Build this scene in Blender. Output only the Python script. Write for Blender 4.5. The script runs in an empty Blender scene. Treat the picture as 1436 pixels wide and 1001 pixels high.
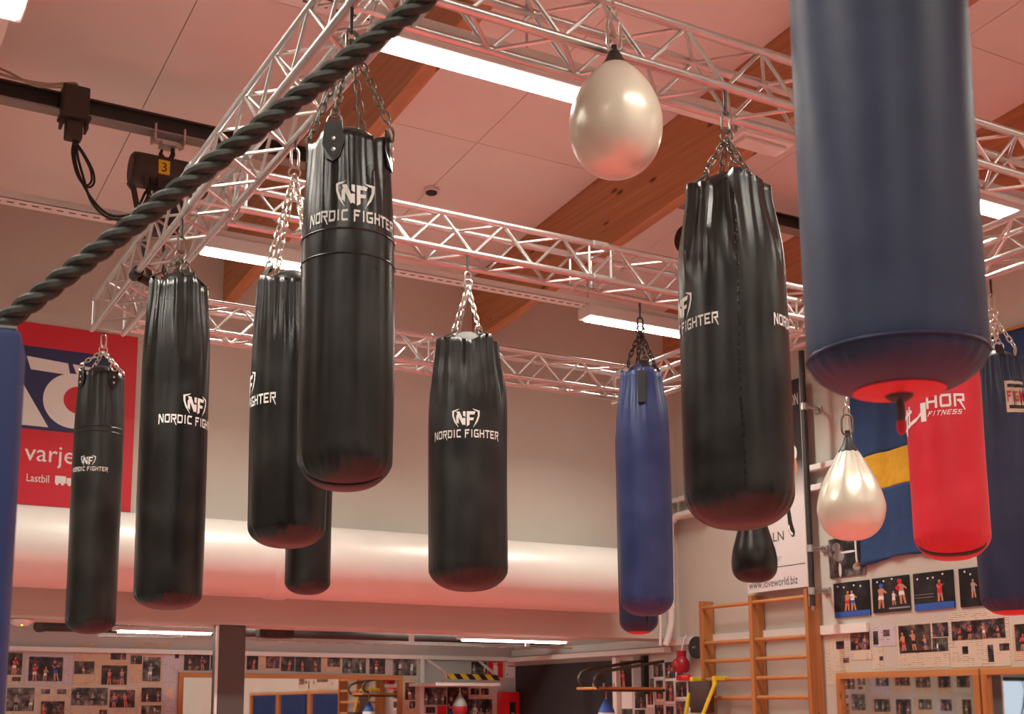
import bpy, bmesh, math, random
from mathutils import Vector, Matrix, Quaternion
random.seed(7)
S = bpy.context.scene
C = S.collection
PI = math.pi
# ------------------------------------------------------------------ camera
cam_d = bpy.data.cameras.new('camera'); cam = bpy.data.objects.new('camera', cam_d); C.objects.link(cam)
cam.location = (0, 0, 1.6); cam.rotation_euler = (math.radians(99.2), 0, math.radians(-28.2))
cam_d.sensor_width = 36; cam_d.lens = 43.52; cam_d.shift_x = 0.04805; cam_d.shift_y = 0.1473
cam_d.clip_start = 0.05; cam_d.clip_end = 200
cam_d.dof.use_dof = True; cam_d.dof.focus_distance = 5.6; cam_d.dof.aperture_fstop = 6.3
S.camera = cam
# ------------------------------------------------------------------ world, exposure
S.view_settings.view_transform = 'Standard'; S.view_settings.look = 'None'
S.view_settings.gamma = 1; S.view_settings.use_curve_mapping = False
S.view_settings.exposure = 0.98
W = bpy.data.worlds.new('sky'); S.world = W; W.use_nodes = True
W.node_tree.nodes['Background'].inputs[0].default_value = (0.78, 0.88, 1.0, 1)
W.node_tree.nodes['Background'].inputs[1].default_value = 0.42
LAMP = 11.0           # glow of every diffuser
WATT = 22.5          # light thrown downwards by a 1.5 m luminaire, through its louvre
SPREAD = 138.0
LAMP_COL = (1.0, 0.95, 0.83)
# ------------------------------------------------------------------ materials
def new_mat(name):
    m = bpy.data.materials.new(name); m.use_nodes = True
    nt = m.node_tree; return m, nt, nt.nodes['Principled BSDF'], nt.nodes.new, nt.links.new
def coords(nt, scale=(1, 1, 1), rnd=False):
    tc = nt.nodes.new('ShaderNodeTexCoord'); mp = nt.nodes.new('ShaderNodeMapping')
    mp.inputs['Scale'].default_value = scale
    nt.links.new(tc.outputs['Object'], mp.inputs['Vector'])
    if rnd:
        oi = nt.nodes.new('ShaderNodeObjectInfo'); mu = nt.nodes.new('ShaderNodeMath'); mu.operation = 'MULTIPLY'
        mu.inputs[1].default_value = 40.0; nt.links.new(oi.outputs['Random'], mu.inputs[0])
        cb = nt.nodes.new('ShaderNodeCombineXYZ')
        for k in range(3): nt.links.new(mu.outputs[0], cb.inputs[k])
        nt.links.new(cb.outputs[0], mp.inputs['Location'])
    return mp.outputs[0]
def ramp(nt, fac, stops, interp='LINEAR'):
    r = nt.nodes.new('ShaderNodeValToRGB'); r.color_ramp.interpolation = interp
    el = r.color_ramp.elements
    while len(el) < len(stops): el.new(0.5)
    for e, (p, c) in zip(el, stops): e.position = p; e.color = (*c, 1)
    nt.links.new(fac, r.inputs[0]); return r.outputs[0]
def noise(nt, vec, scale, detail=3, rough=0.5):
    n = nt.nodes.new('ShaderNodeTexNoise'); n.inputs['Scale'].default_value = scale
    n.inputs['Detail'].default_value = detail; n.inputs['Roughness'].default_value = rough
    nt.links.new(vec, n.inputs['Vector']); return n.outputs['Fac']
def bump(nt, b, h, strength, dist=0.01):
    n = nt.nodes.new('ShaderNodeBump'); n.inputs['Strength'].default_value = strength; n.inputs['Distance'].default_value = dist
    nt.links.new(h, n.inputs['Height']); nt.links.new(n.outputs[0], b.inputs['Normal'])
def simple(name, col, rough=0.5, metal=0.0, var=0.0, vscale=6.0, bmp=0.0, bscale=60.0, coat=0.0, spec=None):
    m, nt, b, N, L = new_mat(name)
    b.inputs['Base Color'].default_value = (*col, 1); b.inputs['Roughness'].default_value = rough; b.inputs['Metallic'].default_value = metal
    if coat: b.inputs['Coat Weight'].default_value = coat
    if spec is not None: b.inputs['Specular IOR Level'].default_value = spec
    v = coords(nt, rnd=True)
    if var:
        f = noise(nt, v, vscale, 4, 0.6)
        lo = tuple(c * (1 - var) for c in col); hi = tuple(min(1, c * (1 + var)) for c in col)
        L(ramp(nt, f, [(0.3, lo), (0.7, hi)]), b.inputs['Base Color'])
    if bmp: bump(nt, b, noise(nt, v, bscale, 3), bmp, 0.004)
    return m
def emit(name, col, s):
    m, nt, b, N, L = new_mat(name); e = N('ShaderNodeEmission'); e.inputs[0].default_value = (*col, 1); e.inputs[1].default_value = s
    L(e.outputs[0], nt.nodes['Material Output'].inputs[0]); return m
def vinyl(name, col, rough, scuff=0.35):
    m, nt, b, N, L = new_mat(name); v = coords(nt, rnd=True)
    big = noise(nt, v, 6.0, 3, 0.5); fine = noise(nt, v, 260.0, 2)
    lo = col; hi = tuple(min(1, c + 0.010 + c * scuff) for c in col)
    L(ramp(nt, big, [(0.45, lo), (0.75, hi)]), b.inputs['Base Color'])
    mr = N('ShaderNodeMapRange'); mr.inputs['From Min'].default_value = 0.3; mr.inputs['From Max'].default_value = 0.75
    mr.inputs['To Min'].default_value = rough - 0.02; mr.inputs['To Max'].default_value = rough + 0.07
    L(big, mr.inputs['Value']); L(mr.outputs[0], b.inputs['Roughness'])
    ad = N('ShaderNodeMath'); ad.operation = 'MULTIPLY_ADD'; ad.inputs[1].default_value = 0.12
    med = noise(nt, v, 14.0, 2, 0.45); L(fine, ad.inputs[0]); L(med, ad.inputs[2])
    bump(nt, b, ad.outputs[0], 0.10, 0.006); return m
def wood(name, c1, c2, c3, axis, knots=True, freq=1.0):
    m, nt, b, N, L = new_mat(name)
    sc = [14.0, 14.0, 14.0]; sc[axis] = 0.45
    v = coords(nt, tuple(s * freq for s in sc)); g = noise(nt, v, 1.6, 6, 0.65)
    col = ramp(nt, g, [(0.3, c1), (0.52, c2), (0.72, c3)])
    if knots:
        s2 = [7.0, 7.0, 7.0]; s2[axis] = 2.4
        vo = N('ShaderNodeTexVoronoi'); vo.inputs['Scale'].default_value = 1.0 * freq; L(coords(nt, tuple(s2)), vo.inputs['Vector'])
        k = ramp(nt, vo.outputs['Distance'], [(0.06, (1, 1, 1)), (0.14, (0, 0, 0))])
        mx = N('ShaderNodeMix'); mx.data_type = 'RGBA'; L(k, mx.inputs['Factor']); L(col, mx.inputs['A']); mx.inputs['B'].default_value = (c1[0] * .28, c1[1] * .25, c1[2] * .25, 1)
        col = mx.outputs['Result']
    L(col, b.inputs['Base Color']); b.inputs['Roughness'].default_value = 0.5; bump(nt, b, g, 0.12, 0.003); return m
def picture(name, stops, scale=16.0):
    m, nt, b, N, L = new_mat(name); v = coords(nt, rnd=True)
    f = noise(nt, v, scale, 3, 0.55); f2 = noise(nt, v, scale * 0.55, 1)
    c = ramp(nt, f, stops); d = ramp(nt, f2, [(0.42, (0.02, 0.018, 0.02)), (0.55, (1, 1, 1))])
    mx = N('ShaderNodeMix'); mx.data_type = 'RGBA'; mx.blend_type = 'MULTIPLY'; mx.inputs['Factor'].default_value = 0.85
    L(c, mx.inputs['A']); L(d, mx.inputs['B']); L(mx.outputs['Result'], b.inputs['Base Color']); b.inputs['Roughness'].default_value = 0.4; return m
def paper(name, col, ink=0.45):
    m, nt, b, N, L = new_mat(name)
    br = N('ShaderNodeTexBrick'); br.inputs['Scale'].default_value = 9.0; br.inputs['Mortar Size'].default_value = 0.03
    br.inputs['Row Height'].default_value = 0.13; br.inputs['Brick Width'].default_value = 0.75; br.inputs['Mortar'].default_value = (*col, 1)
    dk = tuple(c * ink for c in col); br.inputs['Color1'].default_value = (*dk, 1); br.inputs['Color2'].default_value = (*[c * (ink + .25) for c in col], 1)
    tc = N('ShaderNodeTexCoord'); L(tc.outputs['UV'], br.inputs['Vector'])
    n = noise(nt, coords(nt, rnd=True), 14.0, 2); k = ramp(nt, n, [(0.47, (0, 0, 0)), (0.53, (1, 1, 1))])
    mx = N('ShaderNodeMix'); mx.data_type = 'RGBA'; L(k, mx.inputs['Factor']); mx.inputs['B'].default_value = (*[c * .85 for c in col], 1); L(br.outputs['Color'], mx.inputs['A'])
    L(mx.outputs['Result'], b.inputs['Base Color']); b.inputs['Roughness'].default_value = 0.75; return m
M = {}
M['wall'] = simple('wall_paint', (0.55, 0.52, 0.455), 0.7, var=0.05, vscale=1.2, bmp=0.05, bscale=220)
M['wall_recess'] = simple('recess_paint', (0.50, 0.47, 0.45), 0.7, var=0.05, vscale=1.5)
M['ceil'] = simple('ceiling_board', (0.86, 0.83, 0.79), 0.75, var=0.03, vscale=1.5, bmp=0.04, bscale=300)
M['joint'] = simple('ceiling_joint', (0.30, 0.24, 0.21), 0.9)
M['floor'] = simple('red_mat_floor', (0.76, 0.160, 0.147), 0.55, var=0.06, vscale=3)
M['floor_grey'] = simple('grey_vinyl_floor', (0.24, 0.215, 0.19), 0.5, var=0.1, vscale=4)
M['glulam'] = wood('glulam', (0.38, 0.155, 0.065), (0.50, 0.225, 0.10), (0.60, 0.30, 0.15), 1)
M['pine_v'] = wood('pine_upright', (0.34, 0.125, 0.033), (0.44, 0.18, 0.052), (0.53, 0.24, 0.08), 2, True)
M['pine_y'] = wood('pine_rung', (0.42, 0.17, 0.055), (0.52, 0.24, 0.08), (0.60, 0.31, 0.12), 1, False)
M['pine_x'] = wood('pine_rail', (0.38, 0.14, 0.038), (0.48, 0.20, 0.06), (0.57, 0.27, 0.09), 0, True)
M['alu'] = simple('aluminium', (0.64, 0.63, 0.615), 0.34, 0.95, var=0.06, vscale=18)
M['white_metal'] = simple('white_enamel', (0.78, 0.76, 0.72), 0.38, var=0.03)
M['galv'] = simple('galvanised_steel', (0.55, 0.54, 0.52), 0.4, 0.8, var=0.15, vscale=30)
M['dark_steel'] = simple('dark_steel', (0.035, 0.03, 0.028), 0.5, var=0.3)
M['grey_paint'] = simple('grey_paint', (0.30, 0.31, 0.28), 0.5)
M['chrome'] = simple('chain_zinc', (0.75, 0.72, 0.66), 0.28, 1.0)
M['old_chain'] = simple('chain_dull', (0.22, 0.20, 0.17), 0.42, 0.9, var=0.3, vscale=40)
M['black'] = simple('black_plastic', (0.02, 0.019, 0.018), 0.45)
M['brown_box'] = simple('brown_cover', (0.05, 0.035, 0.028), 0.5, var=0.2)
M['cable_grey'] = simple('cable_grey', (0.40, 0.33, 0.26), 0.5)
M['vinyl_black'] = vinyl('vinyl_black', (0.0055, 0.0054, 0.005), 0.29, 0.3)
M['vinyl_soft'] = vinyl('vinyl_black_worn', (0.008, 0.0078, 0.0072), 0.36, 0.5)
M['vinyl_blue'] = vinyl('vinyl_blue', (0.019, 0.034, 0.125), 0.42, 0.25)
M['vinyl_navy'] = vinyl('vinyl_navy', (0.012, 0.021, 0.064), 0.45, 0.3)
M['vinyl_red'] = vinyl('vinyl_red', (0.58, 0.012, 0.03), 0.42, 0.10)
M['vinyl_pearl'] = simple('vinyl_pearl', (0.76, 0.71, 0.58), 0.3, 0.18, var=0.04, vscale=5, coat=0.25)
M['print_white'] = simple('white_print', (0.80, 0.79, 0.76), 0.55)
M['print_red'] = simple('red_print', (0.62, 0.012, 0.03), 0.5)
M['print_navy'] = simple('navy_print', (0.022, 0.024, 0.10), 0.5)
M['print_black'] = simple('black_print', (0.012, 0.012, 0.012), 0.5)
M['print_skin'] = simple('skin_print', (0.55, 0.24, 0.14), 0.5)
M['print_blue'] = simple('blue_print', (0.03, 0.11, 0.45), 0.5)
M['fill_grey'] = simple('canvas_grey', (0.11, 0.105, 0.10), 0.7, var=0.1)
M['print_grey'] = simple('grey_print', (0.32, 0.31, 0.30), 0.5)
M['mat_blue'] = vinyl('mat_blue', (0.008, 0.020, 0.11), 0.68, 0.15)
M['rope'] = simple('rope_green_black', (0.034, 0.037, 0.030), 0.7, var=0.4, vscale=60, bmp=0.5, bscale=500)
M['duct'] = simple('duct_white', (0.74, 0.71, 0.66), 0.4, 0.15, var=0.02)
M['yellow'] = simple('yellow_paint', (0.80, 0.56, 0.02), 0.45)
M['stripe_yellow'] = simple('yellow_tape', (0.85, 0.78, 0.05), 0.45)
M['flag_blue'] = simple('flag_blue', (0.018, 0.06, 0.17), 0.8, var=0.12, vscale=20)
M['flag_yellow'] = simple('flag_yellow', (0.72, 0.42, 0.02), 0.8, var=0.1, vscale=20)
M['red_plastic'] = simple('red_plastic', (0.75, 0.015, 0.03), 0.35)
M['glove_red'] = vinyl('glove_red', (0.35, 0.01, 0.02), 0.35, 0.1)
M['charcoal'] = simple('charcoal_board', (0.022, 0.020, 0.022), 0.7, var=0.2)
M['column'] = simple('column_paint', (0.085, 0.075, 0.068), 0.55, var=0.08)
M['pad_brown'] = vinyl('pad_brown', (0.06, 0.028, 0.02), 0.5, 0.2)
M['mirror'] = simple('mirror_glass', (0.86, 0.88, 0.88), 0.02, 1.0)
M['lamp'] = emit('lamp_tube', LAMP_COL, LAMP)
M['lamp_low'] = emit('lamp_tube_small', LAMP_COL, LAMP)
M['led_green'] = emit('indicator_green', (0.55, 1.0, 0.05), 2.0)
SK = (0.55, 0.25, 0.15)
M['pic_a'] = picture('news_photo_dark', [(0.30, (0.03, 0.03, 0.035)), (0.5, (0.07, 0.05, 0.045)), (0.62, (0.20, 0.11, 0.08)), (0.75, (0.40, 0.30, 0.22))])
M['pic_b'] = picture('news_photo_red', [(0.32, (0.015, 0.015, 0.02)), (0.5, (0.04, 0.03, 0.04)), (0.60, (0.16, 0.05, 0.04)), (0.72, (0.35, 0.18, 0.12))])
M['pic_c'] = picture('news_photo_grey', [(0.30, (0.03, 0.03, 0.03)), (0.48, (0.09, 0.085, 0.08)), (0.62, (0.22, 0.20, 0.18)), (0.76, (0.5, 0.46, 0.42))])
M['pic_d'] = picture('colour_photo', [(0.30, (0.02, 0.02, 0.03)), (0.48, (0.05, 0.045, 0.07)), (0.58, (0.28, 0.13, 0.09)), (0.66, (0.26, 0.04, 0.04)), (0.76, (0.5, 0.42, 0.34))], 20)
M['pic_night'] = picture('arena_photo', [(0.35, (0.008, 0.008, 0.010)), (0.6, (0.02, 0.02, 0.025)), (0.8, (0.05, 0.05, 0.06))], 10)
M['paper_a'] = paper('newsprint_beige', (0.74, 0.64, 0.50)); M['paper_b'] = paper('newsprint_lilac', (0.66, 0.60, 0.66)); M['paper_c'] = paper('newsprint_orange', (0.72, 0.52, 0.36))
# ------------------------------------------------------------------ mesh builder
class MB:
    def __init__(s): s.v = []; s.f = []
    def add(s, vs, fs):
        o = len(s.v); s.v += [tuple(v) for v in vs]; s.f += [tuple(i + o for i in f) for f in fs]; return s
    def box(s, a, b):
        x0, y0, z0 = a; x1, y1, z1 = b
        if x0 > x1: x0, x1 = x1, x0
        if y0 > y1: y0, y1 = y1, y0
        if z0 > z1: z0, z1 = z1, z0
        return s.add([(x0, y0, z0), (x1, y0, z0), (x1, y1, z0), (x0, y1, z0), (x0, y0, z1), (x1, y0, z1), (x1, y1, z1), (x0, y1, z1)],
                     [(0, 3, 2, 1), (4, 5, 6, 7), (0, 1, 5, 4), (1, 2, 6, 5), (2, 3, 7, 6), (3, 0, 4, 7)])
    def bbox(s, a, b, bev=0.004):       # box with chamfered vertical and horizontal edges
        bm = bmesh.new(); t = MB().box(a, b); vs = [bm.verts.new(v) for v in t.v]
        for f in t.f: bm.faces.new([vs[i] for i in f])
        bmesh.ops.bevel(bm, geom=list(bm.edges), offset=bev, segments=2, affect='EDGES', profile=0.6)
        bm.verts.index_update(); s.add([v.co[:] for v in bm.verts], [[v.index for v in f.verts] for f in bm.faces]); bm.free(); return s
    def tube(s, pts, r, n=10, cap=True, closed=False):
        pts = [Vector(p) for p in pts]; k = len(pts); rr = r if isinstance(r, (list, tuple)) else [r] * k
        t0 = (pts[1] - pts[0]).normalized(); up = Vector((0, 0, 1)) if abs(t0.z) < 0.9 else Vector((1, 0, 0))
        nrm = t0.cross(up).normalized(); vs = []; prev = t0
        for i, p in enumerate(pts):
            if closed: t = (pts[(i + 1) % k] - pts[i - 1]).normalized()
            else: t = (pts[min(i + 1, k - 1)] - pts[max(i - 1, 0)]).normalized()
            q = prev.rotation_difference(t); nrm = (q @ nrm); nrm = (nrm - t * nrm.dot(t)).normalized(); prev = t; bn = t.cross(nrm)
            for j in range(n):
                a = 2 * PI * j / n; vs.append(p + (nrm * math.cos(a) + bn * math.sin(a)) * rr[i])
        fs = []
        for i in range(k if closed else k - 1):
            i2 = (i + 1) % k
            for j in range(n): fs.append((i * n + j, i * n + (j + 1) % n, i2 * n + (j + 1) % n, i2 * n + j))
        if cap and not closed: fs.append(tuple(range(n))[::-1]); fs.append(tuple(range((k - 1) * n, k * n)))
        return s.add(vs, fs)
    def lathe(s, prof, n=32, c=(0, 0, 0), axis='z'):
        vs = []; k = len(prof)
        for r, z in prof:
            for j in range(n):
                a = 2 * PI * j / n; x, y = max(r, 1e-5) * math.cos(a), max(r, 1e-5) * math.sin(a)
                p = (x, y, z) if axis == 'z' else ((z, x, y) if axis == 'x' else (y, z, x))
                vs.append((p[0] + c[0], p[1] + c[1], p[2] + c[2]))
        fs = [(i * n + j, i * n + (j + 1) % n, (i + 1) * n + (j + 1) % n, (i + 1) * n + j) for i in range(k - 1) for j in range(n)]
        return s.add(vs, fs)
    def prism(s, poly, fn, t0, t1):      # 2-D outline extruded; fn(u, v, t) -> point
        n = len(poly); vs = [fn(u, v, t0) for u, v in poly] + [fn(u, v, t1) for u, v in poly]
        fs = [tuple(range(n))[::-1], tuple(range(n, 2 * n))] + [(i, (i + 1) % n, n + (i + 1) % n, n + i) for i in range(n)]
        return s.add(vs, fs)
    def mesh(s, name, mat, smooth=False, ang=None):
        me = bpy.data.meshes.new(name); me.from_pydata(s.v, [], s.f); me.materials.append(M[mat] if isinstance(mat, str) else mat)
        bm = bmesh.new(); bm.from_mesh(me); bmesh.ops.recalc_face_normals(bm, faces=bm.faces)
        if smooth:
            for f in bm.faces: f.smooth = True
            for e in bm.edges:
                if len(e.link_faces) == 2 and e.calc_face_angle(0) > math.radians(ang or 42): e.smooth = False
        bm.to_mesh(me); bm.free(); me.update(); return me
    def obj(s, name, mat, parent=None, smooth=False, ang=None): return link(name, s.mesh(name, mat, smooth, ang), parent)
def link(name, me, parent=None, loc=None, rot=None):
    o = bpy.data.objects.new(name, me); C.objects.link(o)
    if parent: o.parent = parent
    if loc is not None: o.location = loc
    if rot is not None: o.rotation_euler = rot
    return o
def thing(name, label, cat, loc=(0, 0, 0), rz=0.0, group=None):
    o = link(name, None, None, loc, (0, 0, rz)); o.empty_display_size = 0.1
    return tag(o, label, cat, group)
def tag(o, label, cat, group=None):
    o['label'] = label; o['category'] = cat
    if group: o['group'] = group
    return o
def struct(o, label=None, cat=None):
    o['kind'] = 'structure'
    if label: o['label'] = label
    if cat: o['category'] = cat
    return o
def centred(mb):     # shift vertices so the origin sits at the base centre; returns offset
    xs = [v[0] for v in mb.v]; ys = [v[1] for v in mb.v]; zs = [v[2] for v in mb.v]
    c = ((min(xs) + max(xs)) / 2, (min(ys) + max(ys)) / 2, min(zs)); mb.v = [(v[0] - c[0], v[1] - c[1], v[2] - c[2]) for v in mb.v]; return c
def placed(mb, name, mat, label=None, cat=None, group=None, smooth=False, ang=None):
    c = centred(mb); o = mb.obj(name, mat, None, smooth, ang); o.location = c
    if label: tag(o, label, cat, group)
    return o
def curve(pts, n=6):
    out = []
    for k in range(len(pts) - 1):
        p0, p1, p2, p3 = (Vector(pts[max(0, min(len(pts) - 1, k + d))]) for d in (-1, 0, 1, 2))
        for i in range(n): f = i / n; out.append(.5 * (2 * p1 + (p2 - p0) * f + (2 * p0 - 5 * p1 + 4 * p2 - p3) * f * f + (3 * p1 - p0 - 3 * p2 + p3) * f ** 3))
    return out + [Vector(pts[-1])]
def rod_mesh(name, L, r, mat, n=8): return MB().tube([(0, 0, 0), (0, 0, L)], r, n).mesh(name, mat, True)
def aim(o, a, b):   # lay a z-rod from a towards b
    o.location = a; o.rotation_mode = 'QUATERNION'; o.rotation_quaternion = (Vector(b) - Vector(a)).to_track_quat('Z', 'Y')
# ------------------------------------------------------------------ lettering
STROKES = {  # pieces of each letter on a unit cell (w 1, h 1): outlines of quads
 'N': [[(0, -.22), (.2, -.08), (.2, 1), (0, 1)], [(.0, 1), (.28, 1), (1, .0), (.74, 0)], [(.8, 0), (1, 0), (1, 1), (.8, 1)]],
 'O': [[(0, .12), (.2, .2), (.2, .85), (0, .85)], [(.8, .12), (1, .12), (1, 1), (.8, .8)], [(.1, 1), (.1, .8), (.9, .8), (1, 1)], [(0, .12), (.12, 0), (.9, 0), (1, .2), (.15, .2)]],
 'R': [[(0, 0), (.2, 0), (.2, 1), (0, 1)], [(0, 1), (0, .8), (.8, .8), (1, 1)], [(.8, .45), (1, .45), (1, 1), (.8, .9)], [(.3, .4), (1, .42), (1, .58), (.3, .58)], [(.4, .45), (.66, .45), (1.08, -.25), (.92, -.22)]],
 'D': [[(0, 0), (.2, 0), (.2, 1), (0, 1)], [(0, 1), (0, .8), (.8, .8), (1, .95)], [(.8, .1), (1, .2), (1, .95), (.8, .9)], [(0, 0), (.85, 0), (1, .2), (0, .2)]],
 'I': [[(.3, 0), (.7, 0), (.7, 1), (.3, 1)]],
 'C': [[(0, .1), (.22, .2), (.22, .85), (0, .85)], [(0, .85), (.15, 1), (1, 1), (.9, .8), (.15, .8)], [(0, .12), (.15, 0), (1, 0), (.9, .2), (.1, .2)]],
 'F': [[(0, -.1), (.22, 0), (.22, 1), (0, 1)], [(0, 1), (0, .8), (.9, .8), (1, 1)], [(.1, .62), (.1, .42), (.72, .42), (.8, .62)]],
 'G': [[(0, .1), (.22, .2), (.22, .85), (0, .85)], [(0, .85), (.15, 1), (1, 1), (.9, .8), (.15, .8)], [(0, .12), (.15, 0), (1, 0), (1, .2), (.1, .2)], [(.8, .1), (1, .1), (1, .55), (.8, .55)], [(.5, .55), (.5, .4), (1, .4), (1, .55)]],
 'H': [[(0, 0), (.22, 0), (.22, 1), (0, 1)], [(.78, 0), (1, 0), (1, 1), (.78, 1)], [(.1, .42), (.9, .42), (.9, .6), (.1, .6)]],
 'T': [[(.4, 0), (.62, 0), (.62, 1), (.4, 1)], [(-.05, 1), (.05, .8), (1.05, .8), (1.05, 1)]],
 'E': [[(0, 0), (.22, 0), (.22, 1), (0, 1)], [(0, 1), (0, .82), (.95, .82), (1, 1)], [(0, .6), (0, .42), (.8, .42), (.8, .6)], [(0, .2), (0, 0), (1, 0), (.95, .2)]],
 'S': [[(0, .82), (1, .82), (1, 1), (0, 1)], [(0, .42), (.24, .42), (.24, .95), (0, .95)], [(0, .42), (1, .42), (1, .6), (0, .6)], [(.76, .05), (1, .05), (1, .55), (.76, .55)], [(0, 0), (1, 0), (1, .18), (0, .18)]],
}
def word_quads(text, w, h, gap=0.22, slant=0.0):
    u = 0; cells = []
    for ch in text:
        if ch == ' ': u += 0.6; continue
        cw = 0.5 if ch == 'I' else 1.0; cells.append((ch, u, cw)); u += cw + gap
    u -= gap; sx = w / u; out = []
    for ch, u0, cw in cells:
        for q in STROKES[ch]: out.append([((u0 + x * cw) * sx - w / 2 + slant * y * h, y * h) for x, y in q])
    return out
def shield_quads(w, h):
    out = []
    for s in (-1, 1):
        arc = [(-.46, 1.04), (-1.0, .92), (-.98, .62), (-.84, .30), (-.50, -.06)]; inn = [(-.62, .94), (-.86, .85), (-.86, .62), (-.74, .36), (-.50, -.06)]
        for i in range(4):
            q = [arc[i], arc[i + 1], inn[i + 1], inn[i]]; out.append([(s * -1 * x * w / 2 * (1 if s > 0 else 1) if s > 0 else x * w / 2, y * h) for x, y in q])
    n = [[(-.62, .62), (-.62, .30), (-.46, .2), (-.46, .84)], [(-.62, .84), (-.40, .84), (-.06, .22), (-.20, .12)], [(-.18, .5), (-.02, .5), (-.02, .12), (-.18, .2)], [(-.18, .84), (-.02, .84), (-.02, .55), (-.18, .62)],
         [(.06, .84), (.06, .06), (.24, .16), (.24, .84)], [(.06, .84), (.62, .84), (.54, .68), (.06, .68)], [(.06, .52), (.52, .52), (.46, .38), (.06, .38)]]
    return out + [[(x * 1.12 * w / 2, y * 1.1 * h - .05 * h) for x, y in q] for q in n]
def bend(quads, fn, cut=0.010):
    """flat outlines (u, v) cut into narrow strips and laid on a curved surface by fn(u, v)"""
    bm = bmesh.new()
    for q in quads:
        vs = [bm.verts.new((x, y, 0)) for x, y in q]; bm.faces.new(vs)
    us = [v.co.x for v in bm.verts]; lo, hi = min(us), max(us); k = int((hi - lo) / cut)
    for i in range(1, k + 1):
        bmesh.ops.bisect_plane(bm, geom=bm.verts[:] + bm.edges[:] + bm.faces[:], plane_co=(lo + i * cut, 0, 0), plane_no=(1, 0, 0))
    bm.verts.index_update(); mb = MB(); mb.add([fn(v.co.x, v.co.y) for v in bm.verts], [[v.index for v in f.verts] for f in bm.faces]); bm.free(); return mb
def text_mesh(text, size, fn, depth=0.0, align='CENTER', sx=1.0):
    cu = bpy.data.curves.new('lettering', 'FONT'); cu.body = text; cu.size = size; cu.align_x = align; cu.resolution_u = 3
    o = bpy.data.objects.new('lettering_tmp', cu); C.objects.link(o); dg = bpy.context.evaluated_depsgraph_get()
    me = o.evaluated_get(dg).to_mesh(); mb = MB(); mb.add([fn(v.co.x * sx, v.co.y) for v in me.vertices], [list(p.vertices) for p in me.polygons])
    o.evaluated_get(dg).to_mesh_clear(); bpy.data.objects.remove(o); bpy.data.curves.remove(cu); return mb
# ================================================================== the setting
YW, YB, XR, XL, YR = 9.56, 12.70, 7.50, -6.0, -6.0      # upper far wall, recess back wall, right, left, rear wall
def cz(y): return 5.5 + 0.08 * (YW - y)                 # underside of the sloping ceiling
struct(MB().box((XL - .2, YR - .2, -0.1), (XR + .2, YB + .2, 0)).obj('floor', 'floor_grey'), 'grey vinyl floor of the boxing gym', 'floor')
matf = struct(MB().box((.9, -1.6, 0.0005), (7.45, 12.6, .03)).obj('floor_mat', 'floor'), 'large red sports mat under the hanging bags', 'floor')
ceil = MB(); ceil.add([(XL, YR, cz(YR) + .012), (XR, YR, cz(YR) + .012), (XR, YW, cz(YW) + .012), (XL, YW, cz(YW) + .012), (XL, YR, cz(YR) + .2), (XR, YR, cz(YR) + .2), (XR, YW + .4, cz(YW) + .2), (XL, YW + .4, cz(YW) + .2)],
         [(0, 3, 2, 1), (4, 5, 6, 7), (0, 1, 5, 4), (1, 2, 6, 5), (2, 3, 7, 6), (3, 0, 4, 7)])
ceiling = struct(ceil.obj('ceiling', 'joint'), 'sloping white boarded ceiling between timber beams', 'ceiling')
BEAMS = [-4.12, -1.785, 0.62, 2.885, 5.22, 7.385]
edges = [XL] + [e for b in BEAMS for e in (b, b + .1)] + [XR]
tilt = math.atan(0.08); ycut = [YW, 7.43, 5.03, 2.63, 0.23, -2.17, -4.57, YR]; pmesh = {}
for a, b in zip(edges[0::2], edges[1::2]):
    if b - a < 0.15: continue
    for x0, x1 in ((a, (a + b) / 2), ((a + b) / 2, b)):
        yc = ycut if x0 > 2.9 else [YW, 4.85, 0.05, -4.75, YR]
        for y1, y0 in zip(yc[:-1], yc[1:]):
            w, l = round(x1 - x0 - .006, 3), round((y1 - y0) / math.cos(tilt) - .006, 3)
            if (w, l) not in pmesh: pmesh[(w, l)] = MB().box((-w / 2, -l / 2, 0), (w / 2, l / 2, .011)).mesh('ceiling_panel', 'ceil')
            ym = (y0 + y1) / 2; link('ceiling_panel', pmesh[(w, l)], ceiling, ((x0 + x1) / 2, ym, cz(ym)), (-tilt, 0, 0))
wf = struct(MB().box((XL, YW, 2.255), (XR, YW + .4, 5.52)).obj('wall_far', 'wall'), 'grey plastered upper wall above the recess', 'wall')
struct(MB().box((XL, YW + .4, 2.75), (XR, YB, 2.9)).obj('ceiling_recess', 'grey_paint'), 'dark low ceiling of the recess under the wall', 'ceiling')
WX0, WX1, WZ0, WZ1 = -2.9, -0.62, 0.75, 2.07            # daylight window in the back wall (seen in the mirror)
struct(MB().box((XL, YB, 0), (WX0, YB + .2, 2.9)).box((WX1, YB, 0), (XR, YB + .2, 2.9)).box((WX0, YB, 0), (WX1, YB + .2, WZ0)).box((WX0, YB, WZ1), (WX1, YB + .2, 2.9)).obj('wall_back', 'wall_recess'), 'back wall of the recess covered with clippings', 'wall')
struct(MB().box((XR, YR - .2, 0), (XR + .2, YB + .2, 7)).obj('wall_right', 'wall'), 'right wall with wall bars, flag and framed mirrors', 'wall')
struct(MB().box((XL - .2, YR - .2, 0), (XL, YB + .2, 7)).obj('wall_left', 'wall'), 'left wall of the gym', 'wall')
struct(MB().box((XL, YR - .2, 0), (XR, YR, 7)).obj('wall_rear', 'wall'), 'rear wall of the gym', 'wall')
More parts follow.
